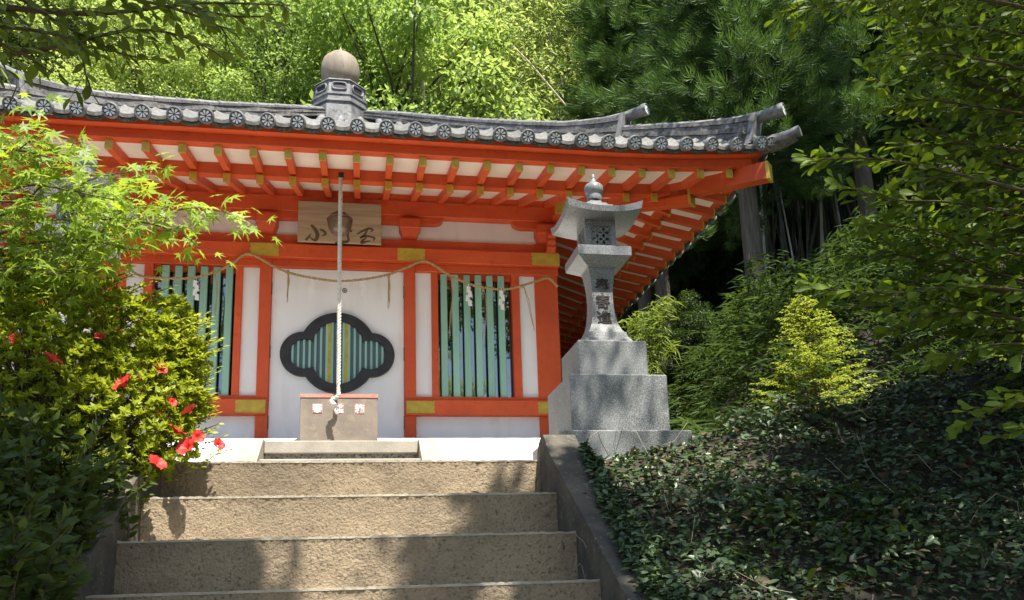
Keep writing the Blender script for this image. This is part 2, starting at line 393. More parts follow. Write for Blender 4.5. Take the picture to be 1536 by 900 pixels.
# plinth: white plaster mound round the base
prof = [(2.2, .01), (2.45, 0), (2.9, -.06), (3.2, -.125), (3.29, -.165), (3.34, -.25), (3.37, -.5), (3.38, -.87)]
mb = MB(); vs = []; fs = []
for v, z in prof: vs += [(-v, CY - v, z), (v, CY - v, z), (v, CY + v, z), (-v, CY + v, z)]
for i in range(len(prof) - 1):
    for k in range(4): fs.append((i*4+k, i*4+(k+1) % 4, (i+1)*4+(k+1) % 4, (i+1)*4+k))
fs.append((3, 2, 1, 0)); mb.add(vs, fs); hp(mb, 'plinth', 'plaster', True)
# inner core walls (black sheet paints the dark inside behind the windows)
mb = MB()
mb.box(-2.25, 2.25, CY + 2.2, CY + 2.25, -.1, 2.6); mb.box(-2.25, -2.2, .14, CY + 2.2, -.1, 2.6); mb.box(2.2, 2.25, .14, CY + 2.2, -.1, 2.6)
hp(mb, 'wall', 'plaster')
mb = MB(); mb.box(-2.2, 2.2, .9, .95, -.1, 2.6); hp(mb, 'interior_dark_sheet', 'black')
# columns
for x in (-2.262, 2.262):
    for y in (.11, CY * 2 - .11): 
        mb = MB(); mb.bbox(x - .13, x + .13, y - .13, y + .13, -.06, 2.23, .008); hp(mb, 'column', 'vermilion')
for x in (-.75, .75):
    mb = MB(); mb.bbox(x - .06, x + .06, -.045, .08, -.02, 1.94, .005); hp(mb, 'door_post', 'vermilion')
# panels and jambs of the two side bays
for s in (-1, 1):
    def X(a, b): return (a, b) if s > 0 else (-b, -a)
    for a, b in ((.81, .985), (1.952, 2.132)):
        mb = MB(); mb.box(*X(a - .002, b + .002), .02, .05, .455, 1.86); hp(mb, 'plaster_panel', 'plaster')
    mb = MB(); mb.box(*X(.81, 2.132), .02, .05, -.03, .26); hp(mb, 'lower_panel', 'plaster')
    for a, b in ((.983, 1.055), (1.868, 1.954)):
        mb = MB(); mb.bbox(*X(a, b), -.02, .09, .42, 1.858, .004); hp(mb, 'window_jamb', 'vermilion')
    mb = MB(); mb.bbox(*X(.806, 2.134), -.035, .07, .405, .462, .004); hp(mb, 'window_sill', 'vermilion')
    mb = MB(); mb.box(*X(1.05, 1.87), .098, .104, .46, 1.86); hp(mb, 'window_glass', 'glass')
    for i in range(6):
        cx = 1.055 + .065 + .1265 * i + .0
        mb = MB(); mb.bbox(*X(cx - .036, cx + .036), .0, .05, .461, 1.845, .006); hp(mb, 'window_bar', 'teal')
    mb = MB(); mb.box(*X(1.055, 1.868), .055, .09, 1.80, 1.856); hp(mb, 'window_head', 'vermilion')
    mb = MB(); mb.bbox(*X(.698, 2.41), -.085, .02, .255, .418, .006); hp(mb, 'sill_beam', 'vermilion')
    def plate(x0, x1, y, z0, z1, left, right, name='metal_plate'):
        n = 3; poly = []
        def edge(xe, sgn, up):
            h = (z1 - z0) / n; pts = []
            for k in range(n):
                for q in range(5):
                    a = math.pi * q / 4; pts.append((xe - sgn * .010 + sgn * .012 * math.sin(a), z0 + h * (k + .5 - .46 * math.cos(a))))
            return pts if up else pts[::-1]
        poly += edge(x1, 1, True) if right else [(x1, z0), (x1, z1)]
        poly += edge(x0, -1, False) if left else [(x0, z1), (x0, z0)]
        mb = MB(); mb.prism(poly, y - .006, y + .001, 'y')
        inner = [(x0 + .018, z0 + .014), (x1 - .018, z0 + .014), (x1 - .018, z1 - .014), (x0 + .018, z1 - .014)]
        outr = [(x0 + .013, z0 + .009), (x1 - .013, z0 + .009), (x1 - .013, z1 - .009), (x0 + .013, z1 - .009)]
        mb.ring(outr, inner, y - .009, y - .005)
        for cx_, cz_ in ((.5, .5), (.2, .5), (.8, .5), (.5, .2), (.5, .8)):
            mb.lathe([(.0045, 0), (.003, .002)], 8, (0, 0, 0)); 
            for q in range(len(mb.v) - 16, len(mb.v)):
                p = mb.v[q]; mb.v[q] = (x0 + (x1 - x0) * cx_ + p[0], y - .006 - p[2], z0 + (z1 - z0) * cz_ + p[1])
        hp(mb, name, 'mustard')
    a, b = X(.708, 1.0); plate(a, b, -.087, .272, .402, s < 0, s > 0)
    a, b = X(2.10, 2.402); plate(a, b, -.087, .272, .402, s > 0, s < 0)
    a, b = X(.618, .912); plate(a, b, -.098, 1.944, 2.088, True, True)
    a, b = X(2.09, 2.405); plate(a, b, -.098, 1.944, 2.092, s > 0, s < 0)
# long beams across the front, lighter versions on the other sides
for nm, y0, y1, z0, z1 in (('tie_beam', -.096, .03, 1.936, 2.092), ('lintel', -.03, .06, 1.852, 1.938), ('head_beam', -.015, .10, 2.09, 2.222)):
    mb = MB(); mb.bbox(-2.405, 2.405, y0, y1, z0, z1, .006); hp(mb, nm, 'vermilion')
    mb = MB(); mb.bbox(2.30, 2.41, y1 + .01, CY * 2 - .05, z0 + .002, z1 - .002, .006); hp(mb, nm, 'vermilion')
    mb = MB(); mb.bbox(-2.41, -2.30, y1 + .01, CY * 2 - .05, z0 + .002, z1 - .002, .006); hp(mb, nm, 'vermilion')
mb = MB(); mb.box(-2.25, 2.25, .03, .06, 2.20, 2.50); hp(mb, 'frieze_panel', 'plaster')
# bracket blocks and boat-shaped arms under the purlin
def arm_poly(cx, h, z0, z1, left=True, right=True):
    p = [(cx - h, z1), (cx + h, z1)] if True else []
    q = []
    for i in range(7):
        a = R(90 * i / 6); q.append((cx + h - .09 * (1 - math.cos(a)) * 1.2, z1 - .012 - (z1 - z0 - .012) * math.sin(a)))
    r_ = [(2 * cx - x, z) for x, z in q[::-1]]
    return [(cx - h, z1), (cx + h, z1)] + q + r_
for x in (-2.262, -.75, .75, 2.262):
    blk = MB(); cxx = x
    blk.bbox(cxx - .112, cxx + .112, -.15, .12, 2.305, 2.415, .008)
    blk.add([(cxx - .075, -.11, 2.221), (cxx + .075, -.11, 2.221), (cxx + .075, .09, 2.221), (cxx - .075, .09, 2.221), (cxx - .105, -.143, 2.306), (cxx + .105, -.143, 2.306), (cxx + .105, .115, 2.306), (cxx - .105, .115, 2.306)],
            [(0, 3, 2, 1), (4, 5, 6, 7), (0, 1, 5, 4), (1, 2, 6, 5), (2, 3, 7, 6), (3, 0, 4, 7)])
    hp(blk, 'bracket_block', 'vermilion')
    mb = MB(); mb.prism(arm_poly(x, .37, 2.395, 2.475), -.065, .03); hp(mb, 'bracket_arm', 'vermilion')
# purlin on all four sides
for k in range(4):
    mb = MB(); mb.bbox(-2.70, 2.70, -2.475, -2.33, 2.472 + .002 * (k % 2), 2.645 + .002 * (k % 2), .006)
    o = mb.build('purlin', 'vermilion'); o.location = (0, CY, 0); o.rotation_euler = (0, 0, R(90) * k); adopt(o, hall)
    for sg in (-1, 1):
        mb = MB(); mb.bbox(sg * 2.705 - .008, sg * 2.705 + .008, -2.479, -2.326, 2.47 + .002 * (k % 2), 2.648 + .002 * (k % 2), .004); mb.build('end_cap', 'mustard', o, local=True)
# rippled beam noses on the corner columns, facing front
for x in (-2.30, 2.30):
    mb = MB(); pts = [(-.02, 2.06)]
    for i in range(25):
        t = i / 24; pts.append((-.16 - .06 * t - .016 * abs(math.sin(math.pi * 3 * t)), 2.09 + .20 * t))
    pts += [(-.02, 2.29)]
    mb.prism(pts, x - .045, x + .045, 'x'); hp(mb, 'beam_nose', 'vermilion')
# ---- doors
def out_loop(circ, body=None, n=160, cz=.905):
    pts = []
    for i in range(n):
        a = 2 * math.pi * i / n; dx, dz_ = math.cos(a), math.sin(a); best = 0
        for (x, z, r_) in circ:
            ox, oz = -x, cz - z; b = dx * ox + dz_ * oz; c = ox * ox + oz * oz - r_ * r_; dsc = b * b - c
            if dsc > 0: best = max(best, -b + math.sqrt(dsc))
        pts.append((dx * best, cz + dz_ * best))
    return pts
OUT = out_loop([(0, .965, .393), (0, .885, .393), (-.35, .905, .237), (.35, .905, .237)])
INN = out_loop([(0, 1.0, .262), (0, .925, .258), (0, .85, .262), (-.335, .905, .158), (.335, .905, .158)])
for s in (-1, 1):
    a, b = (.003, .688) if s > 0 else (-.688, -.003)
    mb = MB(); mb.bbox(a, b, .005, .045, -.02, 1.85, .004); d = hp(mb, 'door', 'plaster')
    for z in (.12, .86, 1.55):
        mb = MB(); mb.bbox(s * .695 - .012, s * .695 + .012, -.012, .006, z, z + .14, .003); mb.build('hinge', 'iron', d)
mb = MB(); mb.tube([(.062 + .022 * math.cos(R(30 * i)), -.002, 1.62 + .022 * math.sin(R(30 * i))) for i in range(13)], .004, 6, False); mb.lathe([(.008, 0), (.006, .006)], 10, (0, 0, 0))
for q in range(len(mb.v) - 20, len(mb.v)):
    p = mb.v[q]; mb.v[q] = (.062 + p[0], .004 - p[2], 1.62 + p[1])
hp(mb, 'door_ring', 'iron')
mb = MB(); mb.ring(OUT, INN, -.045, .006); fr = hp(mb, 'quatrefoil_frame', 'black')
mb = MB(); mb.prism([(p[0] * 1.02, .905 + (p[1] - .905) * 1.02) for p in INN], -.006, .001); mb.build('backing', 'slat_blue', fr)
def zrange(x):
    zs = []
    for (cx, cz, r_) in [(0, 1.0, .262), (0, .85, .262), (-.335, .905, .158), (.335, .905, .158)]:
        if abs(x - cx) < r_: h = math.sqrt(r_ ** 2 - (x - cx) ** 2); zs += [cz - h, cz + h]
    return (min(zs), max(zs)) if zs else None
for i in range(-8, 9):
    x = i * .0575; zr = zrange(x)
    if not zr: continue
    mb = MB(); mb.box(x - .0105, x + .0105, -.026, -.005, zr[0] - .004, zr[1] + .004); mb.build('slat', 'teal', fr)
for x in (-.0575 + .029, .0575 - .029, -.087, .087):
    if abs(x) > .05:
        zr = zrange(x); mb = MB(); mb.box(x - .017, x + .017, -.022, -.005, zr[0] - .003, zr[1] + .003); mb.build('slat', 'mustard', fr)
# ---- eaves: rafters with metal end caps on four sides
mesh_cache = {}
def rafter(u, side, v0, v1, zb, slope, h, wd, name):
    key = (name, round(v0, 2))
    if key not in mesh_cache:
        L_ = v1 - v0; mb = MB()
        secs = []
        for t in (0, 1):
            y = -(v0 + L_ * t); z = zb + (v1 - v0) * slope * (1 - t)
            secs.append([(-wd / 2, y, z), (wd / 2, y, z), (wd / 2, y, z + h), (-wd / 2, y, z + h)])
        mb.sweep(secs); cm = MB(); cm.box(-wd / 2 - .003, wd / 2 + .003, -v1 - .004, -v1 + .012, zb - .002, zb + h + .003)
        mesh_cache[key] = (mb.mesh(name, 'vermilion_plain'), cm.mesh('end_cap', 'mustard'))
    me, cm = mesh_cache[key]
    o = link(name, me); a = R(90) * side
    o.location = (math.cos(a) * u, CY + math.sin(a) * u, dz(u)); o.rotation_euler = (0, 0, a); adopt(o, hall)
    c = link('end_cap', cm, o, local=True)
for side in range(4):
    sh = .04 if side == 0 else 0
    for k in range(-13, 13):
        u = .15 + .3 * k + sh
        if abs(u) < 3.42: rafter(u, side, 2.25 if abs(u) < 2.3 else abs(u) - .02, 3.472, 2.281, .36, .081, .06, 'base_rafter')
        if abs(u) < 3.93: rafter(u, side, 3.30 if abs(u) < 3.3 else abs(u) - .02, 3.972, 2.288, .20, .085, .058, 'flying_rafter')
    def strip(name, mat, va, za, vb, zb_, th, full=False):  # sloping board field between va (inner) and vb (outer)
        us = np.linspace(-vb, vb, 61); top = []; secs = []
        for u in us:
            vi = max(va, min(vb - .001, abs(u))); t = (vi - va) / (vb - va); zi = za + (zb_ - za) * t
            d = dz(u); secs.append([(u, -vi, zi + d), (u, -vb, zb_ + d), (u, -vb, zb_ + d + th), (u, -vi, zi + d + th)])
        mb = MB(); mb.sweep(secs); o = mb.build(name, mat); o.location = (0, CY, 0); o.rotation_euler = (0, 0, R(90) * side); adopt(o, hall); return o
    strip('soffit_board', 'soffit', 2.3, 2.281 + 1.172 * .36 + .082, 3.45, 2.281 + .022 * .36 + .082, .015)
    strip('soffit_board', 'soffit', 3.36, 2.288 + .612 * .2 + .086, 3.95, 2.288 + .022 * .2 + .086, .012)
    def beam(name, mat, va, vb, z0, z1, ext, xtra=0):
        us = np.linspace(-ext, ext, 41); secs = []
        for u in us:
            d = dz(u); secs.append([(u, -va, z0 + d), (u, -vb, z0 + d), (u, -vb, z1 + d), (u, -va, z1 + d)])
        mb = MB(); mb.sweep(secs); o = mb.build(name, mat); o.location = (0, CY, .0007 * (side % 2)); o.rotation_euler = (0, 0, R(90) * side); adopt(o, hall); return o
    beam('eave_beam', 'vermilion', 3.36, 3.455, 2.366, 2.476, 3.45)
    beam('fascia', 'vermilion', 3.92, 4.015, 2.378, 2.462, 4.01)
    beam('fascia_board', 'vermilion', 3.95, 4.10, 2.464, 2.50, 4.095)
    beam('rafter_filler', 'vermilion_plain', 2.40, 2.44, 2.63, 2.80, 2.43)
# hip rafters
for sx, sy in ((1, -1), (-1, -1), (1, 1), (-1, 1)):
    def hip(a0, a1, zb0, zb1, h, wd, name):
        d = Vector((sx, sy, 0)).normalized(); n = Vector((-d.y, d.x, 0)); secs = []
        for t in np.linspace(0, 1, 9):
            a = a0 + (a1 - a0) * t; p = Vector((sx * a, CY + sy * a, 0)); z = zb0 + (zb1 - zb0) * (t ** .8)
            secs.append([p - n * wd / 2 + Vector((0, 0, z)), p + n * wd / 2 + Vector((0, 0, z)), p + n * wd / 2 + Vector((0, 0, z + h)), p - n * wd / 2 + Vector((0, 0, z + h))])
        mb = MB(); mb.sweep(secs); o = hp(mb, name, 'vermilion')
        p = Vector((sx * a1, CY + sy * a1, 0)); mb = MB()
        z = zb1; e = wd / 2 + .004
        q = [p - d * .02 - n * e, p - d * .02 + n * e, p + d * .006 + n * e, p + d * .006 - n * e]
        mb.add([x + Vector((0, 0, z - .004)) for x in q] + [x + Vector((0, 0, z + h + .004)) for x in q], [(0, 3, 2, 1), (4, 5, 6, 7), (0, 1, 5, 4), (1, 2, 6, 5), (2, 3, 7, 6), (3, 0, 4, 7)])
        mb.build('end_cap', 'mustard', o)
    hip(2.3, 3.56, 2.64, 2.235, .15, .12, 'hip_rafter')
    hip(3.2, 4.13, 2.40, 2.255, .175, .12, 'flying_hip_rafter')
# ------------------------------------------------------------------ tiled roof
RP = [(0, 5.02), (.4, 4.78), (1.0, 4.37), (1.5, 4.04), (2.0, 3.72), (2.5, 3.42), (3.1, 3.09), (3.6, 2.82), (4.0, 2.60), (4.19, 2.503)]
def rz(v, u=0): return float(np.interp(v, [p[0] for p in RP], [p[1] for p in RP])) + dz(u) * (v / 4.19) ** 4
mb = MB()
for side in range(4):
    a = R(90) * side; ca, sa = math.cos(a), math.sin(a); rows = []
    vv = [.02, .4, 1, 1.5, 2, 2.5, 3.1, 3.6, 4.0, 4.15]
    for lay in (0, -.032):
        for v in vv:
            rows.append([(ca * u + sa * v, CY + sa * u - ca * v, rz(v, u) + lay) for u in np.linspace(-v, v, 25)])
    n = 25; m_ = len(vv)
    vs = [p for r_ in rows for p in r_]; fs = []
    for l in (0, 1):
        for i in range(m_ - 1):
            for k in range(n - 1):
                b = (l * m_ + i) * n + k; fs.append((b, b + 1, b + n + 1, b + n))
    for k in range(n - 1):
        b = (m_ - 1) * n + k; b2 = (2 * m_ - 1) * n + k; fs.append((b, b + 1, b2 + 1, b2))
    mb.add(vs, fs)
roof = hp(mb, 'roof', 'tile')
# round end tile with an eight-spoked wheel, facing -Y
def wheel(mb, r0=.066, c=(0, 0, 0)):
    n = 28; base = len(mb.v)
    prof = [(r0 * .86, .03), (r0, .03), (r0, -.012), (r0 * .93, -.022), (r0 * .80, -.022), (r0 * .76, -.008), (0.0005, -.008)]
    vs = []; fs = []
    for r_, y in prof:
        for k in range(n): a = 2 * math.pi * k / n; vs.append((c[0] + r_ * math.cos(a), c[1] + y, c[2] + r_ * math.sin(a)))
    for i in range(len(prof) - 1):
        for k in range(n): fs.append((i * n + k, i * n + (k + 1) % n, (i + 1) * n + (k + 1) % n, (i + 1) * n + k))
    mb.cur = 0; mb.add(vs, fs[:5 * n]); 
    mb.v = mb.v[:base] + [tuple(p) for p in vs]; mb.cur = 1
    mb.f += [tuple(i + base for i in f) for f in fs[5 * n:]]; mb.m += [1] * n
    mb.cur = 2
    for k in range(8):
        a = 2 * math.pi * (k + .5) / 8; d = .25
        p = [(r0 * .14, a - .12), (r0 * .66, a - d), (r0 * .74, a), (r0 * .66, a + d), (r0 * .14, a + .12)]
        pts = [(c[0] + q * math.cos(t), c[2] + q * math.sin(t)) for q, t in p]
        mb.prism(pts, c[1] - .016, c[1] - .007)
    mb.cur = 0
    return mb
wm = wheel(MB()).mesh('round_end_tile', ['tile', 'tile_dark', 'tile_light'], True)
# concave eave tile between two round tiles
def eave_tile():
    mb = MB(); n = 8; W = .095
    for mi, y0, t0, t1 in ((0, -.004, .038, .006), (1, .016, .004, -.034)):
        mb.cur = mi; sec = []
        for y, dzz in ((y0, 0), (.30, .15)):
            up = []; lo = []
            for i in range(n + 1):
                x = -W + 2 * W * i / n; s_ = .030 * (1 - (x / W) ** 2)
                up.append((x, y, t0 - s_ + dzz)); lo.append((x, y, t1 - s_ * (1 if mi == 0 else .75) + dzz - .001 * mi))
            sec.append(up + lo[::-1])
        mb.sweep(sec)
    return mb.mesh('eave_tile', ['tile_lip', 'tile_edge'], True)
em = eave_tile()
tu = [-.057 + .256 * k for k in range(-16, 17)]; tu = [u for u in tu if abs(u) < 4.13]
tu = sorted(set([round(u, 3) for u in tu] + [4.135, -4.14]))
row_me = {}
for side in range(4):
    a = R(90) * side
    for i, u in enumerate(tu):
        loc = (math.cos(a) * u + math.sin(a) * 4.195, CY + math.sin(a) * u - math.cos(a) * 4.195, rz(4.19, u) + .018 + random.uniform(-.004, .004))
        o = link('round_end_tile', wm, loc=loc, rz=a); o.parent = roof
        o.rotation_euler = (R(26 + random.uniform(-2, 2)), R(random.uniform(-22, 22)), a + R(random.uniform(-2.5, 2.5)))
        if u not in row_me:
            v0 = max(abs(u) + .03, .3); mbt = MB()
            if v0 < 4.12:
                m_ = max(2, int((4.15 - v0) / .27)); pts = []; rad = []
                for q in range(m_):
                    va = 4.17 - (4.17 - v0) * q / m_; vb = 4.17 - (4.17 - v0) * (q + 1) / m_
                    for v, r_ in ((va, .058), (vb + .004, .052)): pts.append((u, -v, rz(v, u) + .014)); rad.append(r_)
                mbt.tube(pts, rad, 10); row_me[u] = mbt.mesh('tile_row', 'tile', True)
            else: row_me[u] = None
        if row_me[u]:
            o = link('tile_row', row_me[u], loc=(0, CY, 0), rz=a); o.parent = roof
        if i < len(tu) - 1 and tu[i + 1] - u > .2:
            uc = (u + tu[i + 1]) / 2
            loc = (math.cos(a) * uc + math.sin(a) * 4.168, CY + math.sin(a) * uc - math.cos(a) * 4.168, rz(4.18, uc) - .004)
            o = link('eave_tile', em, loc=loc, rz=a); o.parent = roof
            o.rotation_euler = (R(12), R(random.uniform(-3, 3)), a)
# hip ridges: stacked courses under a row of round tiles, in two lengths
TOP1 = [(.30, 5.02), (.73, 4.765), (1.53, 4.265), (2.23, 3.86), (2.55, 3.69), (2.85, 3.575), (3.05, 3.53), (3.23, 3.535)]
TOP2 = [(2.98, 3.41), (3.275, 3.285), (3.57, 3.16), (3.82, 3.065), (4.0, 3.01), (4.15, 2.998), (4.24, 3.0)]
for sx, sy in ((1, -1), (-1, -1), (1, 1), (-1, 1)):
    d = Vector((sx, sy, 0)).normalized(); n = Vector((-d.y, d.x, 0)); an = math.atan2(d.y, d.x)
    def P(a, off, z): return Vector((sx * a, CY + sy * a, z)) + n * off
    for TOP, a_end, cut in ((TOP1, 3.10, 3.06), (TOP2, 4.10, 4.06)):
        tz = lambda a: float(np.interp(a, [p[0] for p in TOP], [p[1] for p in TOP]))
        a0 = TOP[0][0]; aa = np.linspace(a0, cut, 30)
        rb = lambda a: rz(a, a) + .01
        lay = 5
        for l in range(lay):
            wd = (.105, .085, .092, .078, .088)[l]; secs = []
            for q, a in enumerate(aa):
                zt = tz(a) - .055; b = rb(a); b = min(b, zt - .05)
                z0 = b + (zt - b) * (l / lay) + (.0 if l == 0 else .004); z1 = b + (zt - b) * ((l + 1) / lay)
                j = .004 * math.sin(q * 5.1 + l * 2)
                secs.append([P(a, -wd - j, z0), P(a, wd + j, z0), P(a, wd + j, z1), P(a, -wd - j, z1)])
            m_ = MB(); m_.sweep(secs); o = m_.build('ridge_course', 'tile_course'); o.parent = roof
        # round cover tiles, one by one
        L_ = TOP[-1][0] - a0; k = int(L_ / .19)
        for q in range(k):
            b0 = a0 + L_ * q / k; b1 = a0 + L_ * (q + 1) / k + .012
            m_ = MB(); ps = [P(t, 0, tz(t) - .062) for t in np.linspace(b0, b1, 4)]
            m_.tube(ps, [.056, .057, .059, .064], 12); o = m_.build('ridge_tile', 'tile', smooth=True); o.parent = roof
        # wheel end and slanted end board
        e = TOP[-1][0]; m_ = wheel(MB(), .068)
        o = m_.build('ridge_end_tile', ['tile', 'tile_dark', 'tile_light'], smooth=True)
        o.location = P(e + .015, 0, tz(e) - .062); o.rotation_euler = (0, 0, an + R(90)); o.parent = roof
        zt = tz(cut); zb = rz(a_end, a_end) + .01; m_ = MB()
        q0 = [P(cut + .0, -.10, zt - .05), P(cut + .0, .10, zt - .05), P(cut + .035, .10, zt - .05), P(cut + .035, -.10, zt - .05)]
        q1 = [P(cut - .06, -.125, zb), P(cut - .06, .125, zb), P(cut - .015, .125, zb), P(cut - .015, -.125, zb)]
        m_.add([*q1, *q0], [(0, 3, 2, 1), (4, 5, 6, 7), (0, 1, 5, 4), (1, 2, 6, 5), (2, 3, 7, 6), (3, 0, 4, 7)])
        o = m_.build('ridge_end_board', 'tile'); o.parent = roof
    m_ = MB(); m_.tube([P(a, 0, z) for a, z in ((3.9, 2.72), (4.1, 2.655), (4.24, 2.64), (4.36, 2.665))], [.055, .06, .062, .055], 12)
    o = m_.build('corner_tile', 'tile', smooth=True); o.parent = roof
    m_ = MB(); m_.tube([P(a, 0, z) for a, z in ((3.95, 2.60), (4.2, 2.565), (4.33, 2.60))], [.07, .075, .06], 4, flat=.5)
    o = m_.build('corner_under_tile', 'tile_edge'); o.parent = roof
# finial on its six-sided pedestal
FX = -.09
fin = MB()
def hexa(secs, mb):
    vs = []; fs = []
    for r_, z in secs:
        for k in range(8): a = R(45 * k + 22.5); vs.append((FX + r_ * math.cos(a), CY + r_ * math.sin(a), z))
    for i in range(len(secs) - 1):
        for k in range(8): fs.append((i * 8 + k, i * 8 + (k + 1) % 8, (i + 1) * 8 + (k + 1) % 8, (i + 1) * 8 + k))
    fs += [tuple(range(7, -1, -1)), tuple(range((len(secs) - 1) * 8, len(secs) * 8))]
    mb.add(vs, fs)
hexa([(.44, 4.7), (.44, 5.02), (.40, 5.04), (.40, 5.08), (.425, 5.085), (.425, 5.12), (.395, 5.125), (.395, 5.19), (.41, 5.195), (.41, 5.225), (.375, 5.235)], fin)
hexa([(.375, 5.235), (.365, 5.42), (.39, 5.425), (.37, 5.45), (.26, 5.50), (.25, 5.52)], fin)
o = fin.build('finial_pedestal', 'tile'); o.parent = roof
for k in range(8):
    a = R(45 * k); c = Vector((FX + .352 * math.cos(a), CY + .352 * math.sin(a), 5.33)); t = Vector((-math.sin(a), math.cos(a), 0)); nn = Vector((math.cos(a), math.sin(a), 0))
    m_ = MB(); m_.tube([c + t * (.095 * math.copysign(abs(math.cos(R(20 * q))) ** .5, math.cos(R(20 * q)))) + Vector((0, 0, .052 * math.copysign(abs(math.sin(R(20 * q))) ** .5, math.sin(R(20 * q))))) for q in range(19)], .014, 6, False)
    o = m_.build('pedestal_moulding', 'tile', smooth=True); o.parent = roof
    m_ = MB(); m_.add([c - nn * .004 + t * .085 * math.cos(R(30 * q)) + Vector((0, 0, .042 * math.sin(R(30 * q)))) for q in range(12)], [tuple(range(12))]); o = m_.build('pedestal_shade_disc', 'black'); o.parent = roof  # flat black disc paints the shade of a hollow
fin = MB(); fin.lathe([(.20, 5.50), (.215, 5.53), (.20, 5.545), (.225, 5.57), (.262, 5.66), (.275, 5.76), (.268, 5.86), (.235, 5.95), (.155, 6.025), (.075, 6.068), (.034, 6.10), (.015, 6.14), (.003, 6.18)], 40, (FX, CY, 0))
o = fin.build('finial', 'finial', smooth=True); o.parent = roof
# ------------------------------------------------------------------ stone steps before the door
ss = empty('stone_steps', (.08, -1.5, -.86), 'small pale stone steps with sloping kerbs before the hall door', 'steps')
for k, (y, z) in enumerate(((-1.45, -.24), (-1.80, -.447), (-2.15, -.653))):
    mb = MB(); mb.bbox(-.555, .735, y, y + .62 - .0 * k, z - .11, z, .008); sl_ = mb.build('tread', 'step_stone', ss)
    mb = MB(); mb.box(-.553, .733, y + .035, y + .58, -.86, z - .11); mb.build('riser', 'riser_stone', sl_)
for x0, x1 in ((-.725, -.558), (.738, .893)):
    mb = MB(); mb.prism([(-1.0, -.86), (-2.42, -.86), (-2.42, -.80), (-1.46, -.225), (-1.0, -.225)], x0, x1, 'x'); mb.build('kerb', 'step_stone', ss)
# ------------------------------------------------------------------ offering box
bx = empty('offering_box', (.05, -.87, -.24), 'weathered brown offering box with white characters and worn red rim', 'box')
BX0, BX1, BY, BZ = -.30, .395, -1.02, .262
mb = MB(); mb.bbox(BX0, BX1, BY, BY + .32, -.24, BZ - .034, .006); mb.build('body', 'box_paint', bx)
mb = MB(); mb.box(BX0 - .004, BX1 + .004, BY - .006, BY + .03, BZ - .034, BZ); mb.box(BX0 - .004, BX1 + .004, BY + .29, BY + .326, BZ - .034, BZ)
mb.box(BX0 - .004, BX0 + .03, BY + .03, BY + .29, BZ - .034, BZ); mb.box(BX1 - .03, BX1 + .004, BY + .03, BY + .29, BZ - .034, BZ); mb.build('rim', 'red_worn', bx)
for i in range(7):
    x = BX0 + .07 + i * .0925; mb = MB(); mb.bbox(x - .012, x + .012, BY + .03, BY + .29, BZ - .04, BZ - .012, .003); mb.build('grille_bar', 'box_paint', bx)
def text_mesh(ch, size, off, depth):
    cu = bpy.data.curves.new('t', 'FONT'); cu.body = ch; cu.size = size; cu.extrude = depth; cu.offset = off; cu.align_x = 'CENTER'; cu.align_y = 'CENTER'; cu.resolution_u = 2
    o = bpy.data.objects.new('t', cu); COL.objects.link(o); bpy.context.view_layer.update()
    me = bpy.data.meshes.new_from_object(o.evaluated_get(bpy.context.evaluated_depsgraph_get())); bpy.data.objects.remove(o)
    return me
def letters(ch, size, off, loc, mat, name, parent, rot=(R(90), 0, 0)):
    me = text_mesh(ch, size, off, .002); me.materials.clear(); me.materials.append(MATS[mat]); me.name = name
    xs_ = [v.co.x for v in me.vertices]; ys_ = [v.co.y for v in me.vertices]
    cx, cy_ = (min(xs_) + max(xs_)) / 2, (min(ys_) + max(ys_)) / 2
    for v in me.vertices: v.co.x -= cx; v.co.y -= cy_
    o = bpy.data.objects.new(name, me); COL.objects.link(o); o.location = loc; o.rotation_euler = rot; adopt(o, parent); return o
for i, ch in enumerate('賽錢箱'):
    x = BX0 + .155 + i * .188
    mb = MB(); mb.box(x - .046, x + .046, BY - .0012, BY + .01, .08, .172); mb.build('paint_patch', 'red_worn', bx)
    letters(ch, .088, .0022, (x, BY - .003, .126), 'white_paint', 'character', bx)
# ------------------------------------------------------------------ name board
nb = empty('name_board', (0, -.14, 2.09), 'wooden name board with brushed characters above the hall door', 'sign')
mb = MB(); mb.bbox(-.428, .442, -.155, -.115, 2.10, 2.555, .004); mb.build('board', 'wood_sign', nb)
def nbp(u, v):   # coordinates read from an enlarged view of the board (1350 x 900 over 440..590, 290..390)
    p = at(440 + u / 9, 290 + v / 9, -.157); return (p.x, p.z)
def stroke(pts, ws):
    P_ = [Vector((*nbp(*q), 0)) for q in pts]; n = len(P_); fine = []; fw = []
    for i in range(n - 1):
        p0 = P_[max(i - 1, 0)]; p1 = P_[i]; p2 = P_[i + 1]; p3 = P_[min(i + 2, n - 1)]
        for q in range(6):
            t = q / 6; fine.append(.5 * ((2 * p1) + (p2 - p0) * t + (2 * p0 - 5 * p1 + 4 * p2 - p3) * t * t + (3 * p1 - p0 - 3 * p2 + p3) * t ** 3)); fw.append(ws[i] + (ws[i + 1] - ws[i]) * t)
    fine.append(P_[-1]); fw.append(ws[-1])
    m_ = MB(); secs = []
    for i, p in enumerate(fine):
        t = (fine[min(i + 1, len(fine) - 1)] - fine[max(i - 1, 0)]); t = t.normalized() if t.length > 1e-9 else Vector((1, 0, 0))
        nn = Vector((-t.y, t.x, 0)); h = fw[i] * .00072
        a = p + nn * h; b = p - nn * h
        secs.append([(a.x, -.1575, a.y), (b.x, -.1575, b.y), (b.x, -.150, b.y), (a.x, -.150, a.y)])
    m_.sweep(secs); m_.build('brush_stroke', 'sign_ink', nb)
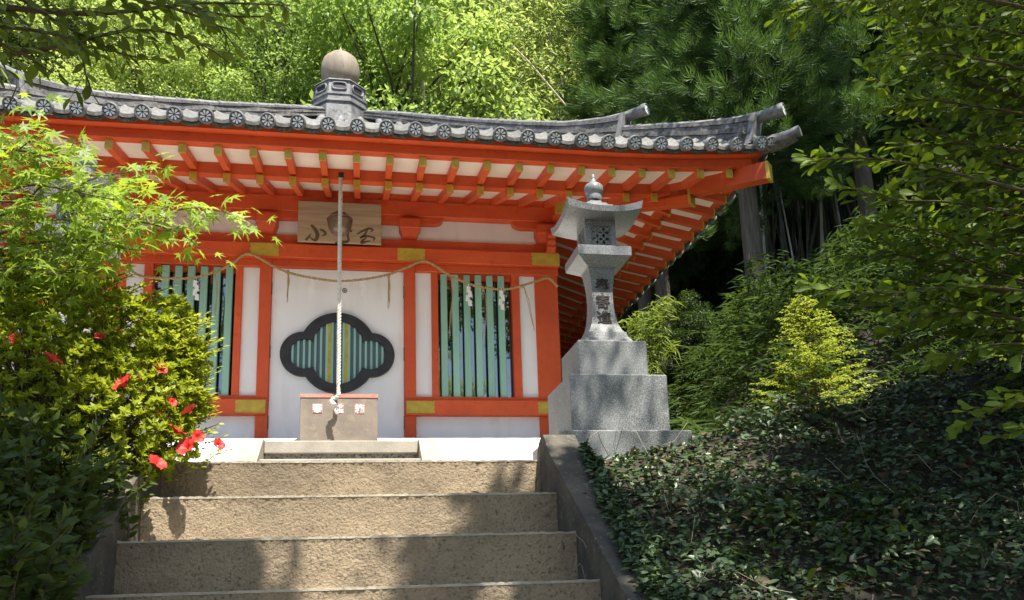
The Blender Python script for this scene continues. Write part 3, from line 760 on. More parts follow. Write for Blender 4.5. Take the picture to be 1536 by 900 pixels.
for pts, ws in [([(240, 425), (290, 480), (325, 560), (300, 630), (245, 610), (225, 580)], [18, 26, 30, 24, 12, 3]),
                ([(235, 540), (205, 590), (165, 630)], [4, 16, 20]), ([(355, 485), (400, 500), (435, 545), (385, 575)], [6, 18, 20, 4]),
                ([(500, 490), (540, 495), (510, 535)], [14, 16, 12]), ([(560, 555), (620, 520), (690, 520), (660, 570)], [10, 16, 16, 4]),
                ([(790, 520), (755, 495), (735, 560), (740, 640), (660, 660), (560, 670)], [16, 20, 16, 20, 22, 8]),
                ([(860, 550), (930, 510), (1020, 475), (1075, 490), (1040, 525)], [8, 16, 18, 12, 6]), ([(1000, 490), (960, 560), (900, 605)], [12, 16, 12]),
                ([(900, 600), (980, 575), (1060, 590), (1095, 605), (1075, 640)], [10, 14, 14, 14, 6]), ([(990, 590), (930, 645), (930, 665), (1040, 640)], [8, 18, 20, 8])]:
    stroke(pts, ws)
# ------------------------------------------------------------------ bell, bell rope, straw rope, paper streamers
bl = empty('suzu_bell', (.02, -.62, 1.98), 'round bronze bell hanging in front of the wooden name board', 'bell')
BZc = 2.105
mb = MB(); mb.lathe([(.03, -.118), (.075, -.105), (.108, -.06), (.122, 0), (.126, .012), (.126, .028), (.118, .034), (.108, .065), (.085, .098), (.05, .12), (.02, .128), (.015, .14)], 32, (.02, -.62, BZc)); mb.build('body', 'bronze', bl, True)
mb = MB(); mb.tube([(.02 + .125 * math.cos(R(15 * i)), -.62 + .125 * math.sin(R(15 * i)), BZc + .045) for i in range(25)], .006, 6, False); mb.build('band', 'bronze', bl, True)
mb = MB(); mb.tube([(.02, -.62, BZc + .13), (.02, -.62, 2.53)], .007, 8); mb.build('hanger', 'iron', bl)
def twist(pts, r_, strands, turns_per_m, name, mat, parent=None, n=6, thick=None, step=.012):
    pts = [Vector(p) for p in pts]; fine = []
    for i in range(len(pts) - 1):
        p0 = pts[max(i - 1, 0)]; p1 = pts[i]; p2 = pts[i + 1]; p3 = pts[min(i + 2, len(pts) - 1)]
        k = max(2, int((p2 - p1).length / step))
        for q in range(k):
            t = q / k; fine.append(.5 * ((2 * p1) + (p2 - p0) * t + (2 * p0 - 5 * p1 + 4 * p2 - p3) * t * t + (3 * p1 - p0 - 3 * p2 + p3) * t ** 3))
    fine.append(pts[-1]); m_ = MB(); s_ = 0; acc = [0]
    for i in range(1, len(fine)): s_ += (fine[i] - fine[i - 1]).length; acc.append(s_)
    for st_ in range(strands):
        path = []
        for i, p in enumerate(fine):
            t = (fine[min(i + 1, len(fine) - 1)] - fine[max(i - 1, 0)]).normalized(); ref = Vector((0, 1, 0)) if abs(t.y) < .9 else Vector((1, 0, 0))
            a = t.cross(ref).normalized(); b = t.cross(a); an = 2 * math.pi * (st_ / strands + acc[i] * turns_per_m)
            path.append(p + (a * math.cos(an) + b * math.sin(an)) * r_ * .52)
        m_.tube(path, (thick or r_ * .56), n)
    return m_.build(name, mat, parent, True)
br = empty('bell_rope', (.04, -1.12, .17), 'thick twisted white bell rope hanging down before the doors', 'rope')
twist([(.036, -1.085, 2.37), (.038, -1.11, 2.2), (.038, -1.12, 1.6), (.04, -1.12, .9), (.042, -1.12, .33), (.04, -1.122, .225), (-.005, -1.126, .195), (-.02, -1.13, .165)], .0195, 3, 11, 'rope', 'rope_white', br)
mb = MB(); mb.tube([(-.018, -1.128, .165), (.005, -1.14, .14), (-.012, -1.125, .12)], [.022, .026, .02], 8); mb.build('knot', 'rope_white', br, True)
twist([(-.01, -1.128, .13), (.02, -1.13, .08), (.035, -1.13, .055)], .015, 2, 14, 'tail', 'rope_white', br)
mb = MB(); mb.bbox(.015, .065, -1.068, -1.05, 2.385, 2.445, .004); mb.tube([(.04, -1.07, 2.42), (.04, -1.10, 2.40), (.036, -1.085, 2.36)], .009, 6); mb.build('hook', 'iron', br)
RP1 = [(205, 408), (246, 417), (286, 417), (322, 408), (347, 396), (371, 380), (396, 391), (415, 402), (444, 412), (476, 418), (508, 421.8), (545, 419), (582, 412), (608, 402), (635, 391), (655, 400), (677, 414.5), (711, 428), (748, 434), (772, 431.6), (804, 422), (823, 417), (838, 427)]
pp = [at(u, v, -.125) for u, v in RP1]; pp[5].y = pp[14].y = -.112; pp[0].y = -.03; pp[-2].y = -.115; pp[-1].y = -.06
L0 = [Vector((-2.36, -.13, 1.83)), Vector((-2.2, -.125, 1.83))]
tag(twist(L0 + pp, .0165, 2, 16, 'straw_rope', 'straw', step=.02), 'thin twisted straw rope festooned across the hall front below the beam', 'rope')
def shide(px, py, ln, name_side, lab):
    p = at(px, py, -.145); m_ = MB(); w_ = .040; h = ln / 4; sg = name_side
    x = p.x; z = p.z; y = p.y
    segs = [(-.15, 0), (.2, -.8), (-.2, -1.6), (.2, -2.45)]
    for k, (ox, oz) in enumerate(segs):
        cx = x + ox * w_ * sg + random.uniform(-.006, .006); zt = z + oz * h; t = .12 * w_ * (1 if k % 2 else -1) * sg
        yy = y - .006 * (k % 2) - .002 * k
        q = [(cx - w_ / 2, zt), (cx + w_ / 2, zt - .01), (cx + w_ / 2 + t, zt - h * 1.25), (cx - w_ / 2 + t, zt - h * 1.15)]
        m_.prism(q, yy, yy + .0015)
    m_.tube([(x, y, z + .02), (x, y, z - .01)], .003, 5)
    tag(m_.build('paper_streamer', 'paper'), lab, 'streamer', 'zigzag paper streamers on the straw rope')
shide(295, 420, .24, 1, 'white zigzag paper streamer hanging before the left barred window')
shide(468, 421, .23, -1, 'white zigzag paper streamer on the door left of the bell rope')
shide(545, 421, .24, 1, 'white zigzag paper streamer on the door right of the bell rope')
shide(703, 429, .25, 1, 'left one of two white paper streamers before the right window')
shide(752, 435, .25, 1, 'right one of two white paper streamers before the right window')
def tassel(px, py, pts, lab, n=9):
    p = at(px, py, -.14); m_ = MB(); rr = random.Random(px)
    L_ = pts[-1][1]
    m_.tube([(p.x, p.y, p.z + .015), (p.x, p.y, p.z - .03)], [.012, .014], 8)
    for i in range(n):
        q = [(p.x + rr.uniform(-.008, .008), p.y + rr.uniform(-.006, .006), p.z)]
        for (ox, oz) in pts: q.append((p.x + ox + rr.uniform(-.012, .012), p.y + rr.uniform(-.01, .008), p.z - oz * rr.uniform(.8, 1.05)))
        m_.tube(q, [.0035] * (len(q) - 1) + [.0015], 5)
    tag(m_.build('straw_tassel', 'straw'), lab, 'tassel', 'straw tassels on the rope')
tassel(432, 407, [(.008, .12), (.004, .33)], 'short straw tassel near the left door post', 10)
tassel(583, 412, [(.004, .15), (.0, .38)], 'short straw tassel near the right door post', 10)
tassel(677, 415, [(.01, .2), (-.01, .45), (-.03, .7)], 'long thin straw strands before the right window bars', 4)
tassel(785, 428, [(.05, .2), (.09, .4), (.10, .58)], 'two dangling straw strands beside the right corner column', 3)
tassel(725, 433, [(.03, .08), (.02, .3), (.0, .6)], 'loose straw strand between the two right window streamers', 2)
tassel(322, 409, [(.03, .15), (.02, .4), (.02, .5)], 'thin straw strands before the left window bars', 3)
# ------------------------------------------------------------------ stone lanterns
def make_lantern():
    root = empty('stone_lantern', (0, 0, 0))
    def part(mb, name, mat='granite', smooth=False): return mb.build(name, mat, root, smooth, local=True)
    def tier(h, z0, z1, b=.006):
        mb = MB(); mb.bbox(-h, h, -h, h, z0, z1, b); return mb
    part(tier(.385, -.05, .212), 'base_block'); part(tier(.293, .214, .557), 'base_block'); part(tier(.2115, .559, .783), 'base_block')
    mb = MB(); mb.squares([(.150, .784), (.150, .800), (.128, .832), (.120, .865)]); part(mb, 'foot')
    pole = [(.112, .866), (.100, .885), (.084, .925), (.074, .97), (.068, 1.03), (.0655, 1.09), (.067, 1.15), (.072, 1.21), (.080, 1.26), (.083, 1.285)]
    mb = MB(); mb.squares(pole); po = part(mb, 'post')
    zs = [p[1] for p in pole]; hs = [p[0] for p in pole]
    for i, ch in enumerate('奉寄進'):
        z = 1.178 - i * .105; o = letters(ch, .096, .0008, (0, -float(np.interp(z, zs, hs)) - .005, z), 'ink', 'character', None)
        sl_ = (np.interp(z + .04, zs, hs) - np.interp(z - .04, zs, hs)) / .08
        o.rotation_euler = (R(90) + math.atan(sl_), 0, 0); o.parent = po
    mb = MB(); mb.squares([(.088, 1.286), (.092, 1.292), (.16, 1.335), (.169, 1.342), (.169, 1.398), (.165, 1.402)]); part(mb, 'platform', 'granite_polished')
    # fire box with four openings
    h = .098; w0 = .066; z0, z1 = 1.402, 1.61; a0, a1 = 1.43, 1.565
    mb = MB()
    for sx in (-1, 1):
        for sy in (-1, 1): mb.box(min(sx * w0, sx * h), max(sx * w0, sx * h), min(sy * w0, sy * h), max(sy * w0, sy * h), a0, a1)
    mb.box(-h, h, -h, h, z0, a0); mb.box(-h, h, -h, h, a1, z1); fb = part(mb, 'fire_box', 'granite_polished')
    for k in range(4):
        mb = MB(); st_ = .0435; rr = .031
        for i in range(3):
            for j in range(3):
                cx = (i - 1) * st_; cz = (a0 + a1) / 2 + (j - 1) * st_
                for an in (45, 135):
                    t = R(an); L_ = .030; n = 8; up = []; dn = []
                    for q in range(n + 1):
                        s_ = -1 + 2 * q / n; wv = .0065 * math.cos(s_ * math.pi / 2 * .92) + .001
                        x = cx + math.cos(t) * s_ * L_; z = cz + math.sin(t) * s_ * L_; up.append((x - math.sin(t) * wv, z + math.cos(t) * wv)); dn.append((x + math.sin(t) * wv, z - math.cos(t) * wv))
                    y0 = -h + .006 + (.0006 if an == 45 else 0)
                    mb.prism(up + dn[::-1], y0, y0 + .01)
        oo = [(-w0, a0), (w0, a0), (w0, a1), (-w0, a1)]; ii = [(-w0 + .007, a0 + .007), (w0 - .007, a0 + .007), (w0 - .007, a1 - .007), (-w0 + .007, a1 - .007)]
        mb.ring(oo, ii, -h + .003, -h + .02)
        me = mb.mesh('lattice', 'granite'); o = link('lattice', me, fb, local=True); o.rotation_euler = (0, 0, R(90) * k)
    # cap with upturned corners
    hw = .240; n = 16; vs = []; fs = []
    def capz(x, y):
        r_ = max(abs(x), abs(y)) / hw; c = (abs(x) * abs(y)) / hw ** 2
        return 1.632 + .165 * (1 - r_) ** 1.55 + .046 * c ** 2.2 * r_ ** 2
    g_ = [hw * (-1 + 2 * i / n) for i in range(n + 1)]; N1 = n + 1
    for y in g_:
        for x in g_: vs.append((x, y, capz(x, y)))
    for y in g_:
        for x in g_:
            c = (abs(x) * abs(y)) / hw ** 2; vs.append((x * .965, y * .965, 1.598 + .032 * c ** 2.2))
    for l in (0, 1):
        for j in range(n):
            for i in range(n): b = l * N1 * N1 + j * N1 + i; fs.append((b, b + 1, b + N1 + 1, b + N1))
    K = N1 * N1
    for i in range(n):
        for b, s_ in ((i, 1), (n * N1 + i, 1)): fs.append((b, b + 1, K + b + 1, K + b))
        for b in (i * N1, i * N1 + n): fs.append((b, b + N1, K + b + N1, K + b))
    mb = MB(); mb.add(vs, fs); part(mb, 'cap', 'granite_polished', True)
    mb = MB(); mb.lathe([(.045, 1.775), (.05, 1.80), (.046, 1.812), (.057, 1.825), (.062, 1.848), (.060, 1.868), (.050, 1.882), (.030, 1.893), (.017, 1.91), (.0125, 1.93), (.014, 1.945), (.006, 1.957)], 20); part(mb, 'finial', 'granite_polished', True)
    return root
def copy_tree(o, parent=None):
    c = o.copy(); COL.objects.link(c)
    if parent is not None: c.parent = parent
    for ch in list(o.children): copy_tree(ch, c)
    return c
lan = make_lantern(); lan2 = copy_tree(lan)
lan.location = (1.715, -3.85, -.86); tag(lan, 'grey granite lantern with engraved post on stepped base right of the stairs', 'lantern', 'stone lanterns flanking the stairs')
lan2.location = (-1.33, -3.85, -.86); tag(lan2, 'grey granite lantern half hidden behind the maple leaves on the left', 'lantern', 'stone lanterns flanking the stairs')
lan2.rotation_euler = (0, 0, R(-4))
mb = MB(); mb.bbox(2.11, 2.62, -4.10, -3.7, -.95, -.655, .012); tag(mb.build('stone_kerb', 'granite'), 'low dark granite block at the foot of the right lantern', 'kerb')

# ------------------------------------------------------------------ vegetation tools
def rand_dirs(n): return unit(rng.normal(size=(n, 3)))
class Leaves:
    def __init__(s): s.P = []; s.D = []; s.N = []; s.S = []; s.V = []
    def add(s, P, D, N, S_, V):
        P = np.atleast_2d(P); n = len(P); s.P.append(P); s.D.append(np.broadcast_to(np.atleast_2d(D), (n, 3))); s.N.append(np.broadcast_to(np.atleast_2d(N), (n, 3)))
        s.S.append(np.broadcast_to(np.asarray(S_, float), (n,))); s.V.append(np.broadcast_to(np.asarray(V, float), (n,)))
    def arr(s): return [np.concatenate(a) for a in (s.P, s.D, s.N, s.S, s.V)]
    def mesh(s, name, tmpl, mat):
        P, D, N, S_, V = s.arr(); return leaf_mesh(name, P, D, N, S_, tmpl, mat, np.clip(V, 0, 1))
UP = np.array([0, 0, 1.0])
def clump_leaves(Lv, c, rad, n, size, flat=.7, up=.8, vbase=.5, vr=.3, droop=.25, shell=.45):
    d = rand_dirs(n); r_ = rad * (shell + (1 - shell) * rng.random(n)) ; P = np.asarray(c) + d * r_[:, None] * np.array([1, 1, flat])
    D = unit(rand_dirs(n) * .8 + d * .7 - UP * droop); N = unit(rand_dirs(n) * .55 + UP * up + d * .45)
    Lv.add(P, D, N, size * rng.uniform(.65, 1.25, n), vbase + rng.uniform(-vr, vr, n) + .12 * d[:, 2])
def resample(pts, step):
    pts = [np.asarray(p, float) for p in pts]; out = []
    for i in range(len(pts) - 1):
        p0 = pts[max(i - 1, 0)]; p1 = pts[i]; p2 = pts[i + 1]; p3 = pts[min(i + 2, len(pts) - 1)]
        k = max(1, int(np.linalg.norm(p2 - p1) / step))
        for q in range(k):
            t = q / k; out.append(.5 * ((2 * p1) + (p2 - p0) * t + (2 * p0 - 5 * p1 + 4 * p2 - p3) * t * t + (3 * p1 - p0 - 3 * p2 + p3) * t ** 3))
    out.append(pts[-1]); return out
def sprigs(Lv, tw, main, r0, r1, side_every, side_len, leaf_every, size, ang=50, droop=.15, start=.15, flatn=1.0, leaf_ang=48, vb=.5, keep=None, taper=True, own=True, nc=(0, -.3, 0)):
    path = resample(main, side_every); m = len(path)
    tw.tube([tuple(p) for p in path], [r0 + (r1 - r0) * i / max(1, m - 1) for i in range(m)], 6)
    twl = [] if not own else [(path[int(m * max(start, .5)):], 1)]
    sg = 1
    for i in range(int(m * start), m - 1):
        t = unit(path[min(i + 1, m - 1)] - path[max(i - 1, 0)]); sd = unit(np.cross(t, UP + rng.normal(size=3) * .25)) * sg; sg = -sg
        a = R(ang + rng.uniform(-15, 15)); d = unit(t * math.cos(a) + sd * math.sin(a) + UP * rng.uniform(-.25, .2))
        L_ = side_len * rng.uniform(.5, 1.15) * ((1 - .65 * i / m) if taper else 1); k = max(3, int(L_ / .03)); q = [path[i]]
        for j in range(k): d = unit(d - UP * droop * .12 + rng.normal(size=3) * .05); q.append(q[-1] + d * L_ / k)
        tw.tube([tuple(p) for p in q], [max(r1 * .7, .0012)] * (len(q) - 1) + [.0008], 4); twl.append((q, 0))
    for q, _ in twl:
        q = resample(q, leaf_every) if len(q) > 1 else q; n = len(q); sg = 1
        for i in range(n):
            t = unit(q[min(i + 1, n - 1)] - q[max(i - 1, 0)] + 1e-6); sd = unit(np.cross(t, UP)) * sg; sg = -sg
            a = R(leaf_ang + rng.uniform(-15, 15)) if i < n - 1 else R(8)
            D = unit(t * math.cos(a) + sd * math.sin(a) + rng.normal(size=3) * .15 - UP * droop * .6); N = unit(UP * flatn + np.array(nc) + rng.normal(size=3) * .4)
            Lv.add(q[i], D, N, size * rng.uniform(.7, 1.2), vb + rng.uniform(-.28, .28))
def pxpath(pts, Y0, Y1=None):
    n = len(pts); Y1 = Y0 if Y1 is None else Y1
    return [np.array(at(u, v, Y0 + (Y1 - Y0) * i / max(1, n - 1))) for i, (u, v) in enumerate(pts)]
# ------------------------------------------------------------------ azalea with red flowers
az = empty('azalea_bush', tuple(at(120, 700, -4.75).xy) + (gz(-1.2, -4.75),), 'large azalea bush with red flowers left of the stairs', 'bush')
Lv = Leaves(); tw = MB()
LOB = [((95, 510), .36, -4.72), ((195, 520), .26, -4.66), ((50, 600), .46, -4.8), ((215, 600), .26, -4.72), ((140, 650), .34, -4.85), ((262, 545), .16, -4.66), ((228, 660), .19, -4.78), ((20, 480), .36, -4.6), ((-90, 560), .5, -4.7), ((250, 480), .13, -4.6), ((285, 600), .10, -4.7), ((60, 720), .30, -4.95)]
lob = [(np.array(at(*c, Y)), r_) for c, r_, Y in LOB]
base = np.array(at(90, 790, -4.7))
def inside(p, skip):
    for j, (c, r_) in enumerate(lob):
        if j != skip and np.linalg.norm((p - c)) < r_ * .72: return True
    return False
for j, (c, r_) in enumerate(lob):
    n = int(1500 * (r_ / .4) ** 2)
    for k in range(n):
        d = rand_dirs(1)[0]; p = c + d * r_ * rng.uniform(.66, 1.05) * np.array([1, 1, .92])
        if d[2] < -.5 and rng.random() < .5: continue
        if inside(p, j): continue
        ax = unit(d * .6 + UP * .75 + rng.normal(size=3) * .25); m = 9
        th = rng.random() * 6.28 + np.arange(m) * 2.4; e1 = unit(np.cross(ax, [.3, .8, .1])); e2 = np.cross(ax, e1)
        op = rng.uniform(.5, 1.3, m)
        D = unit(ax * np.cos(op)[:, None] + (e1 * np.cos(th)[:, None] + e2 * np.sin(th)[:, None]) * np.sin(op)[:, None])
        N = unit(ax * .8 - D * .2 + rng.normal(size=(m, 3)) * .2)
        Lv.add(p - ax * rng.uniform(0, .02, m)[:, None], D, N, rng.uniform(.022, .040, m), .5 + rng.uniform(-.25, .3, m))
        if k % 14 == 0:
            mid = (p + base) / 2 + rng.normal(size=3) * .06
            tw.tube([tuple(base + rng.normal(size=3) * [.12, .1, .03]), tuple(mid), tuple(p)], [.006, .004, .0015], 4)
for (u, v) in [(int(60 + 4.1 * k_ + rng.uniform(-8, 8)), int(395 + .0085 * (4.1 * k_ - 60) ** 2 * .5 + rng.uniform(-14, 25))) for k_ in range(62)] + [(int(300 + rng.uniform(-20, 30)), int(470 + 3.2 * k_)) for k_ in range(60)] + [(330, 508), (338, 520), (300, 540), (325, 560), (312, 585), (320, 600), (300, 640), (335, 655), (350, 672), (310, 690), (258, 430), (275, 455), (236, 420), (300, 505)]:   # long shoots at the right edge
    tip = np.array(at(u, v, -4.7 + rng.uniform(-.08, .05))); s0 = tip + np.array([-.16, .03, -.09])
    sprigs(Lv, tw, [s0, (s0 + tip) / 2 + [0, 0, .015], tip], .003, .0015, .045, .05, .011, .031, ang=35, start=.1, vb=.62)
o = link('foliage', Lv.mesh('foliage', T_LEAF2, 'leaf_azalea'), az); o['kind'] = 'stuff'
tw.build('stems', 'twig', az)
def flower_mesh():
    mb = MB(); mb.cur = 0
    for k in range(5):
        a = 2 * math.pi * k / 5; nu, nv = 5, 5; vs = []
        for i in range(nv + 1):
            t = i / nv; wv = .024 * math.sin(math.pi * (.12 + .8 * t)) ** .8 if i < nv else .004; y = .005 + .038 * t; z = .034 * (t ** .7) - .016 * t * t
            for j in range(nu + 1):
                s_ = -1 + 2 * j / nu; x = s_ * wv; zz = z - .006 * (1 - s_ * s_) + .0025 * math.sin(j * 3 + i * 2)
                vs.append((x * math.cos(a) - y * math.sin(a), x * math.sin(a) + y * math.cos(a), zz))
        mb.add(vs, [(i * (nu + 1) + j, i * (nu + 1) + j + 1, (i + 1) * (nu + 1) + j + 1, (i + 1) * (nu + 1) + j) for i in range(nv) for j in range(nu)])
    for k in range(5):
        a = k * 1.26 + .4; mb.tube([(0, 0, -.002), (.006 * math.cos(a), .006 * math.sin(a), .02), (.013 * math.cos(a), .013 * math.sin(a), .034)], .0009, 4)
    return mb.mesh('flower', 'flower_red', True)
fm = flower_mesh()
for u, v, Y, s_, rx, rz_ in [(76, 541, -5.22, .8, 40, 70), (187, 578, -5.08, 1.0, 50, -60), (240, 555, -4.92, .6, 60, 40), (286, 617, -4.93, .7, 35, -70), (264, 649, -5.0, .75, 30, 60), (281, 672, -5.0, .85, 60, -40), (233, 697, -5.05, .85, 45, 75), (327, 668, -4.8, .6, 60, 60), (22, 510, -5.1, .6, 70, 0), (296, 656, -4.95, .6, 75, 30), (150, 505, -5.02, .45, 60, 0), (258, 604, -4.98, .4, 70, 50)]:
    o = link('flower', fm); o.location = at(u, v, Y); o.rotation_euler = (R(rx), R(random.uniform(-35, 35)), R(rz_)); o.scale = (s_ * 1.2,) * 3; adopt(o, az)
# ------------------------------------------------------------------ japanese maple
mp = empty('japanese_maple', (-2.3, -4.9, gz(-2.3, -4.9)), 'young Japanese maple reaching over the azalea in front of the left lantern', 'tree')
tw = MB(); Lv = Leaves(); solo = Leaves()
trunk = [(-2.3, -4.9, gz(-2.3, -4.9)), (-2.2, -4.9, -.6), (-2.05, -4.95, -.1), (-1.95, -4.95, .4), (-1.9, -4.95, .9)]
tb = MB(); tb.tube([tuple(p) for p in resample(trunk, .1)], .03, 8); tb.build('trunk', 'bark', mp, True)
BR = [([(-110, 560), (10, 590), (60, 500), (110, 400), (165, 335), (210, 290)], -4.95, -5.1), ([(-110, 430), (0, 395), (80, 370), (160, 355), (240, 322), (310, 312), (384, 336)], -4.9, -4.75),
      ([(-110, 350), (10, 320), (80, 260), (110, 215)], -4.95, -5.1), ([(-110, 290), (-20, 260), (40, 215), (75, 190)], -5.0, -5.1), ([(-110, 400), (20, 370), (120, 360), (200, 375)], -5.0, -5.05), ([(-60, 300), (60, 300), (150, 265), (235, 255)], -4.9, -4.8), ([(-60, 250), (0, 180), (25, 130)], -5.3, -5.4), ([(-60, 330), (30, 280), (100, 285), (170, 300)], -5.1, -5.2), ([(-60, 380), (40, 335), (110, 330), (190, 330)], -5.1, -5.2), ([(-60, 230), (20, 225), (90, 240)], -5.1, -5.2), ([(-60, 420), (30, 400), (90, 410), (150, 400)], -5.1, -5.15), ([(60, 380), (150, 330), (260, 345), (300, 375)], -4.9, -4.8)]
for pts, a, b in BR:
    path = resample(pxpath(pts, a, b), .05); m = len(path)
    tw.tube([tuple(p) for p in path], [.007 - .0055 * i / m for i in range(m)], 5)
    for i in range(3, m):
        for _ in range(8 if i < m * .8 else 5):
            sp = .095 if i < m * .75 else .055
            p = path[i] + rng.normal(size=3) * [sp, sp, sp * .55]
            out = unit(p - path[i] + np.array([.03, -.02, -.02])); D = unit(out * .8 + np.array([.25, -.1, -.45]) + rng.normal(size=3) * .3); N = unit(UP * .6 + np.array([.0, -.75, 0]) + rng.normal(size=3) * .4)
            tw.tube([tuple(path[i]), tuple((path[i] + p) / 2 + [0, 0, .008]), tuple(p)], .0008, 3)
            (solo if (i > m * .6 and rng.random() < .2) else Lv).add(p, D, N, rng.uniform(.042, .064), .5 + rng.uniform(-.35, .35))
o = link('foliage', Lv.mesh('foliage', T_MAPLE, 'leaf_maple'), mp); o['kind'] = 'stuff'
tw.build('branches', 'twig', mp)
def solo_leaves(Lv_, tmpl, mat, parent, cap=300):
    P, D, N, S_, V = Lv_.arr(); tmes = []
    for v in (.2, .4, .6, .8):
        tmes.append(leaf_mesh('leaf', [(0, 0, 0)], [(0, 1, 0)], [(0, 0, 1)], [1.0], tmpl, mat, [v]))
    for i in range(min(cap, len(P))):
        d = Vector(unit(D[i])); n_ = Vector(N[i]); a = d.cross(n_).normalized(); n2 = a.cross(d)
        o = bpy.data.objects.new('leaf', tmes[min(3, max(0, int(V[i] * 4)))]); COL.objects.link(o)
        mt = Matrix(((a.x, d.x, n2.x, P[i][0]), (a.y, d.y, n2.y, P[i][1]), (a.z, d.z, n2.z, P[i][2]), (0, 0, 0, 1)))
        adopt(o, parent); o.matrix_basis = mt @ Matrix.Scale(S_[i], 4)
solo_leaves(solo, T_MAPLE, 'leaf_maple', mp, 160)
# ------------------------------------------------------------------ tree at the upper left: overhanging leafy branch and the crown above it
lt = empty('broadleaf_tree', (-3.4, -7.6, gz(-3.4, -7.6)), 'dark overhanging branch with small oval leaves at the upper left', 'tree')
tb = MB(); tb.tube([tuple(p) for p in resample([(-3.4, -7.6, gz(-3.4, -7.6) - .1), (-3.3, -7.5, 0), (-3.1, -7.3, 1.5), (-2.9, -7.0, 3.2), (-2.4, -6.9, 4.6)], .3)], .12, 10); tb.build('trunk', 'bark', lt, True)
tw = MB(); Lv = Leaves(); solo = Leaves()
for pts, a, b in [([(-250, 120), (-60, 90), (60, 75), (200, 45), (290, 60), (345, 95)], -6.4, -6.1), ([(-250, 40), (0, 40), (120, 65), (128, 110), (138, 138)], -6.4, -6.3), ([(-250, -20), (0, 10), (150, 20), (300, 5), (435, 8)], -6.5, -6.2), ([(-200, -60), (100, -20), (250, 10), (330, 40), (352, 70)], -6.5, -6.3), ([(-250, 60), (-40, 55), (50, 90), (80, 110)], -6.6, -6.5), ([(-200, 0), (0, -10), (80, 30), (180, 80), (235, 90)], -6.3, -6.2), ([(-200, 90), (-60, 50), (20, 40), (75, 55)], -6.1, -6.0), ([(100, -60), (220, -20), (320, 20), (400, 25)], -6.0, -6.1)]:
    sprigs(Lv, tw, pxpath(pts, a, b), .012, .002, .042, .17, .021, .048, ang=50, droop=.5, start=.12, vb=.45, flatn=.6, nc=(0, -.7, 0))
o = link('foliage', Lv.mesh('foliage', T_LEAF, 'leaf_branch'), lt); o['kind'] = 'stuff'
tw.build('branches', 'twig', lt)
Cn = Leaves()
def in_view(c):                                           # would this clump hang in front of the camera's picture?
    q = ROT @ np.array([c[0] - CAM[0], -(c[2] - CAM[2]), c[1] - CAM[1]])
    return q[2] > .3 and -150 < q[1] / q[2] * F_PX + PP_Y < 950 and -150 < q[0] / q[2] * F_PX + 768 < 1680
def canopy(Lv_, n, x0, x1, y0, y1, h0, h1, gzv, rad=.45, per=70, size=.095, ok=None):
    for _ in range(n):
        x, y = rng.uniform(x0, x1), rng.uniform(y0, y1)
        if ok and not ok(x, y): continue
        h = rng.uniform(h0, h1); c = np.array([x + S.x / S.z * h, y + S.y / S.z * h, gzv + h])
        if in_view(c): continue
        clump_leaves(Lv_, c, rad * rng.uniform(.6, 1.2), per, size, flat=.5, vbase=.5, shell=.1)
canopy(Cn, 150, -4.6, -.75, -8.4, -5.25, 4.6, 6.4, -1.2, ok=lambda x, y: not (x > -1.2 and y > -5.5))
canopy(Cn, 85, -1.1, -.12, -6.3, -5.22, 4.8, 5.8, -1.3, rad=.20, per=55, size=.14)
canopy(Cn, 40, -2.6, -1.02, -5.55, -5.08, 4.6, 5.8, -.75, rad=.20, per=55, size=.13)
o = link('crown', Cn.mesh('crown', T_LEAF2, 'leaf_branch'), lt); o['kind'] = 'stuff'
us = empty('leafy_shrub', tuple(at(60, 900, -5.4)), 'low dark leafy shrub in the shade below the azalea at lower left', 'shrub'); Lv = Leaves(); tw = MB()
for (u, v), Y, r_ in [((40, 760), -5.5, .24), ((120, 725), -5.25, .15), ((10, 840), -5.9, .20), ((90, 690), -5.15, .20), ((165, 735), -5.2, .09), ((-20, 700), -5.3, .25), ((60, 820), -5.75, .10), ((190, 715), -5.0, .09)]:
    c = np.array(at(u, v, Y)); b = np.array(at(u - 20, v + 130, Y + .1))
    for _ in range(int(26 * (r_ / .15) ** 2)):
        d = rand_dirs(1)[0]; e = c + d * r_; sprigs(Lv, tw, [b, (b + e) / 2 + rng.normal(size=3) * .03, e], .003, .0012, .05, .06, .028, .05, ang=45, start=.5, vb=.5, flatn=.6, nc=(.1, -.6, 0))
o = link('foliage', Lv.mesh('foliage', T_LEAF, 'leaf_shrub_dark'), us); o['kind'] = 'stuff'; tw.build('stems', 'twig', us)
